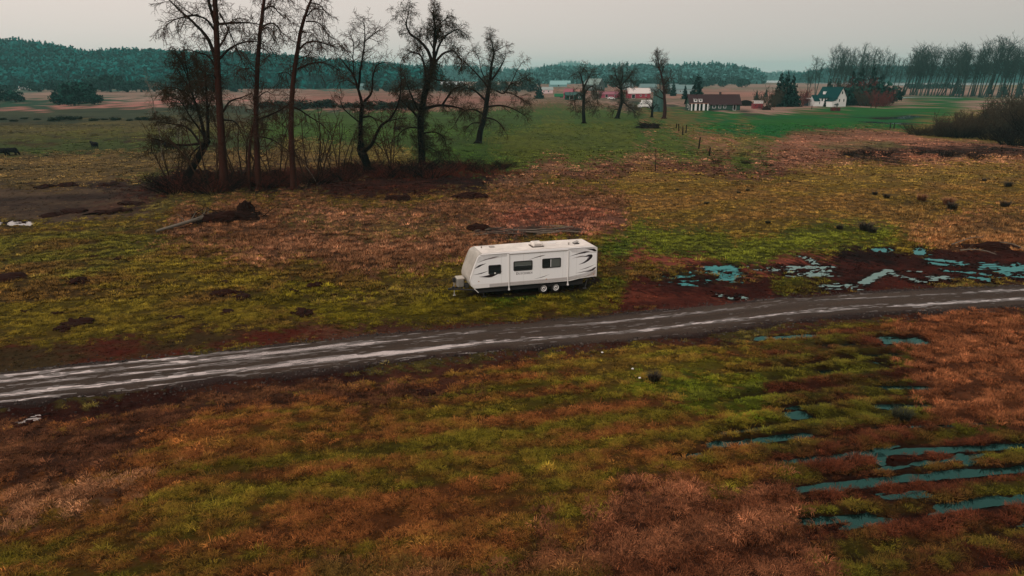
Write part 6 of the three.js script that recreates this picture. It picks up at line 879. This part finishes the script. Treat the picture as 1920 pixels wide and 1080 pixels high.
{ // cattle: one continuous skin over a skeleton
  function cow(grazing) {
    const res = 44, mc = new MarchingCubes(res, new THREE.MeshBasicMaterial(), true, false, 60000), half = 1.45;
    const joints = []; const bone = (a, b, r0, r1) => joints.push([a, b, r0, r1]);
    bone([-0.75, 1.02, 0], [0.55, 1.0, 0], 0.36, 0.4); bone([-0.5, 0.92, 0], [0.3, 0.85, 0], 0.38, 0.4);
    const head = grazing ? [1.15, 0.35, 0] : [1.2, 1.35, 0], muzzle = grazing ? [1.3, 0.08, 0] : [1.42, 1.15, 0];
    bone([0.55, 1.1, 0], head, 0.3, 0.15); bone(head, muzzle, 0.15, 0.1);
    for (const s of [-1, 1]) { bone([head[0] - 0.03, head[1] + 0.1, 0.08 * s], [head[0] - 0.08, head[1] + 0.12, 0.25 * s], 0.05, 0.035); bone([0.55, 0.8, 0.2 * s], [0.58, 0.45, 0.2 * s], 0.15, 0.085); bone([0.58, 0.45, 0.2 * s], [0.56, 0.04, 0.2 * s], 0.08, 0.07); bone([-0.75, 0.9, 0.2 * s], [-0.66, 0.58, 0.2 * s], 0.2, 0.11); bone([-0.66, 0.58, 0.2 * s], [-0.82, 0.42, 0.2 * s], 0.1, 0.07); bone([-0.82, 0.42, 0.2 * s], [-0.78, 0.04, 0.2 * s], 0.07, 0.07); }
    bone([-1.08, 1.15, 0], [-1.16, 0.5, 0], 0.045, 0.04);
    for (let k = 0; k < res; k++) for (let j = 0; j < res; j++) for (let i = 0; i < res; i++) {
      const p = [(i / res * 2 - 1) * half + 0.1, (j / res * 2 - 1) * half + 0.75, (k / res * 2 - 1) * half]; let e = 0;
      for (const [a, b, r0, r1] of joints) { const d = [b[0] - a[0], b[1] - a[1], b[2] - a[2]], t = clamp(((p[0] - a[0]) * d[0] + (p[1] - a[1]) * d[1] + (p[2] - a[2]) * d[2]) / (d[0] ** 2 + d[1] ** 2 + d[2] ** 2)), q = Math.hypot(p[0] - a[0] - d[0] * t, p[1] - a[1] - d[1] * t, p[2] - a[2] - d[2] * t) - lerp(r0, r1, t); e += Math.exp(-q * 22); }
      mc.field[k * res * res + j * res + i] = Math.log(Math.max(e, 1e-12)) / 22;
    }
    mc.isolation = 0; mc.update();
    const n = mc.count, g = new THREE.BufferGeometry(), pos = new Float32Array(mc.positionArray.slice(0, n * 3)), nor = new Float32Array(mc.normalArray.slice(0, n * 3));
    for (let i = 0; i < n; i++) { pos[i * 3] = pos[i * 3] * half + 0.1; pos[i * 3 + 1] = pos[i * 3 + 1] * half + 0.75; pos[i * 3 + 2] *= half; }
    g.setAttribute('position', new THREE.BufferAttribute(pos, 3)); g.setAttribute('normal', new THREE.BufferAttribute(nor, 3)); return g;
  }
  const hide = mat([0.008, 0.007, 0.008], 0.9), stand = cow(false), graze = cow(true);
  [[178, 279, stand, 2.6, 'black cow standing alone on the green strip at the left'], [24, 291, graze, 0.1, 'black cow grazing near the left edge, right of a pair'], [4, 292, graze, 0.3, 'black cow at the very left edge, left of a pair'], [320, 281, graze, 0.2, 'black cow seen below the willow fan, nearer the pale sapling'], [303, 276, stand, 3.0, 'black cow behind the pale sapling'], [746, 247, stand, 0.1, 'black cow standing side-on between the burred tree and the big oak']].forEach(([u, v, g, a, l]) => { const [x, z] = G(u, v), t = thing('cow', l, 'cow', [x, 0.02, z], a); mesh('body', g, hide, t); });
}
{ // tussocks on the right of the field
  const mk = (seed, n, h, c) => { const g = new THREE.Group(); const R = rng(seed), parts = tuft(seed, n, h, 0.035, 0.9, 0.45); mesh('blades', parts, new THREE.MeshStandardMaterial({ vertexColors: true, color: col(c), roughness: 0.9, side: THREE.DoubleSide }), g).userData.kind = 'stuff'; return g; };
  const darkT = mk(81, 260, 0.95, tone(58, 40, 20)), straw = mk(82, 280, 1.0, tone(168, 104, 62)), greenT = mk(83, 240, 0.7, tone(44, 42, 14));
  const L = [[darkT, 1622, 432, 1.1, 'large dark rush clump in the right field, above the mud'], [darkT, 1635, 436, 0.7, 'smaller rush clump at the side of the large dark one'], [darkT, 1574, 430, 0.6, 'dark rush clump left of the large dark one'], [straw, 1778, 384, 1.1, 'pale straw tussock right of a paired one in the right field'], [straw, 1728, 376, 1.0, 'pale straw tussock, left of the pair in the right field'], [darkT, 1785, 392, 1.0, 'dark clump under the right straw tussock'], [darkT, 1640, 366, 0.6, 'dark clump at the left of a short row in the right field'], [darkT, 1662, 372, 0.7, 'dark clump second in a short row in the right field'], [darkT, 1890, 350, 0.9, 'dark clump near the right edge, upper'], [darkT, 1884, 388, 0.9, 'dark clump near the right edge, lower'], [darkT, 1845, 340, 0.6, 'dark small clump upper right'], [greenT, 1440, 418, 0.5, 'small dark clump in the green strip right of the trailer'], [greenT, 1325, 384, 0.6, 'small dark clump above the trailer to its right'], [greenT, 1385, 362, 0.5, 'small dark clump in the tan field, left of two close ones'], [greenT, 1402, 358, 0.5, 'small dark clump in the tan field, right of two close ones'], [greenT, 1270, 358, 0.4, 'small dark clump in the tan field behind the trailer'], [darkT, 1226, 716, 0.55, 'dark tuft in the foreground grass right of centre'], [greenT, 1690, 786, 0.75, 'dark rush tussock standing at the water line in the marsh']];
  L.forEach(([p, u, v, s, l], i) => { const o = put(p, 'tussock', l, 'tussock', u, v, s, i * 1.1); o.position.y = height(o.position.x, o.position.z); });
}
{ // bits of white litter by the near verge
  [[1129, 662, 'white scrap of litter just below the road, left of the others'], [1186, 696, 'white scrap of litter in the yellow grass'], [1199, 715, 'white scrap of litter by the dark tuft']].forEach(([u, v, l], i) => { const [x, z] = G(u, v), t = thing('litter', l, 'litter', [x, height(x, z) + 0.1, z], i); mesh('scrap', blob(900 + i, 0.06, 0.03, 0.05, 0, 0.8, 2), mat([0.75, 0.72, 0.7], 0.6), t); });
}
console.log('cells', scene.children.length);
renderer.render(scene, camera);
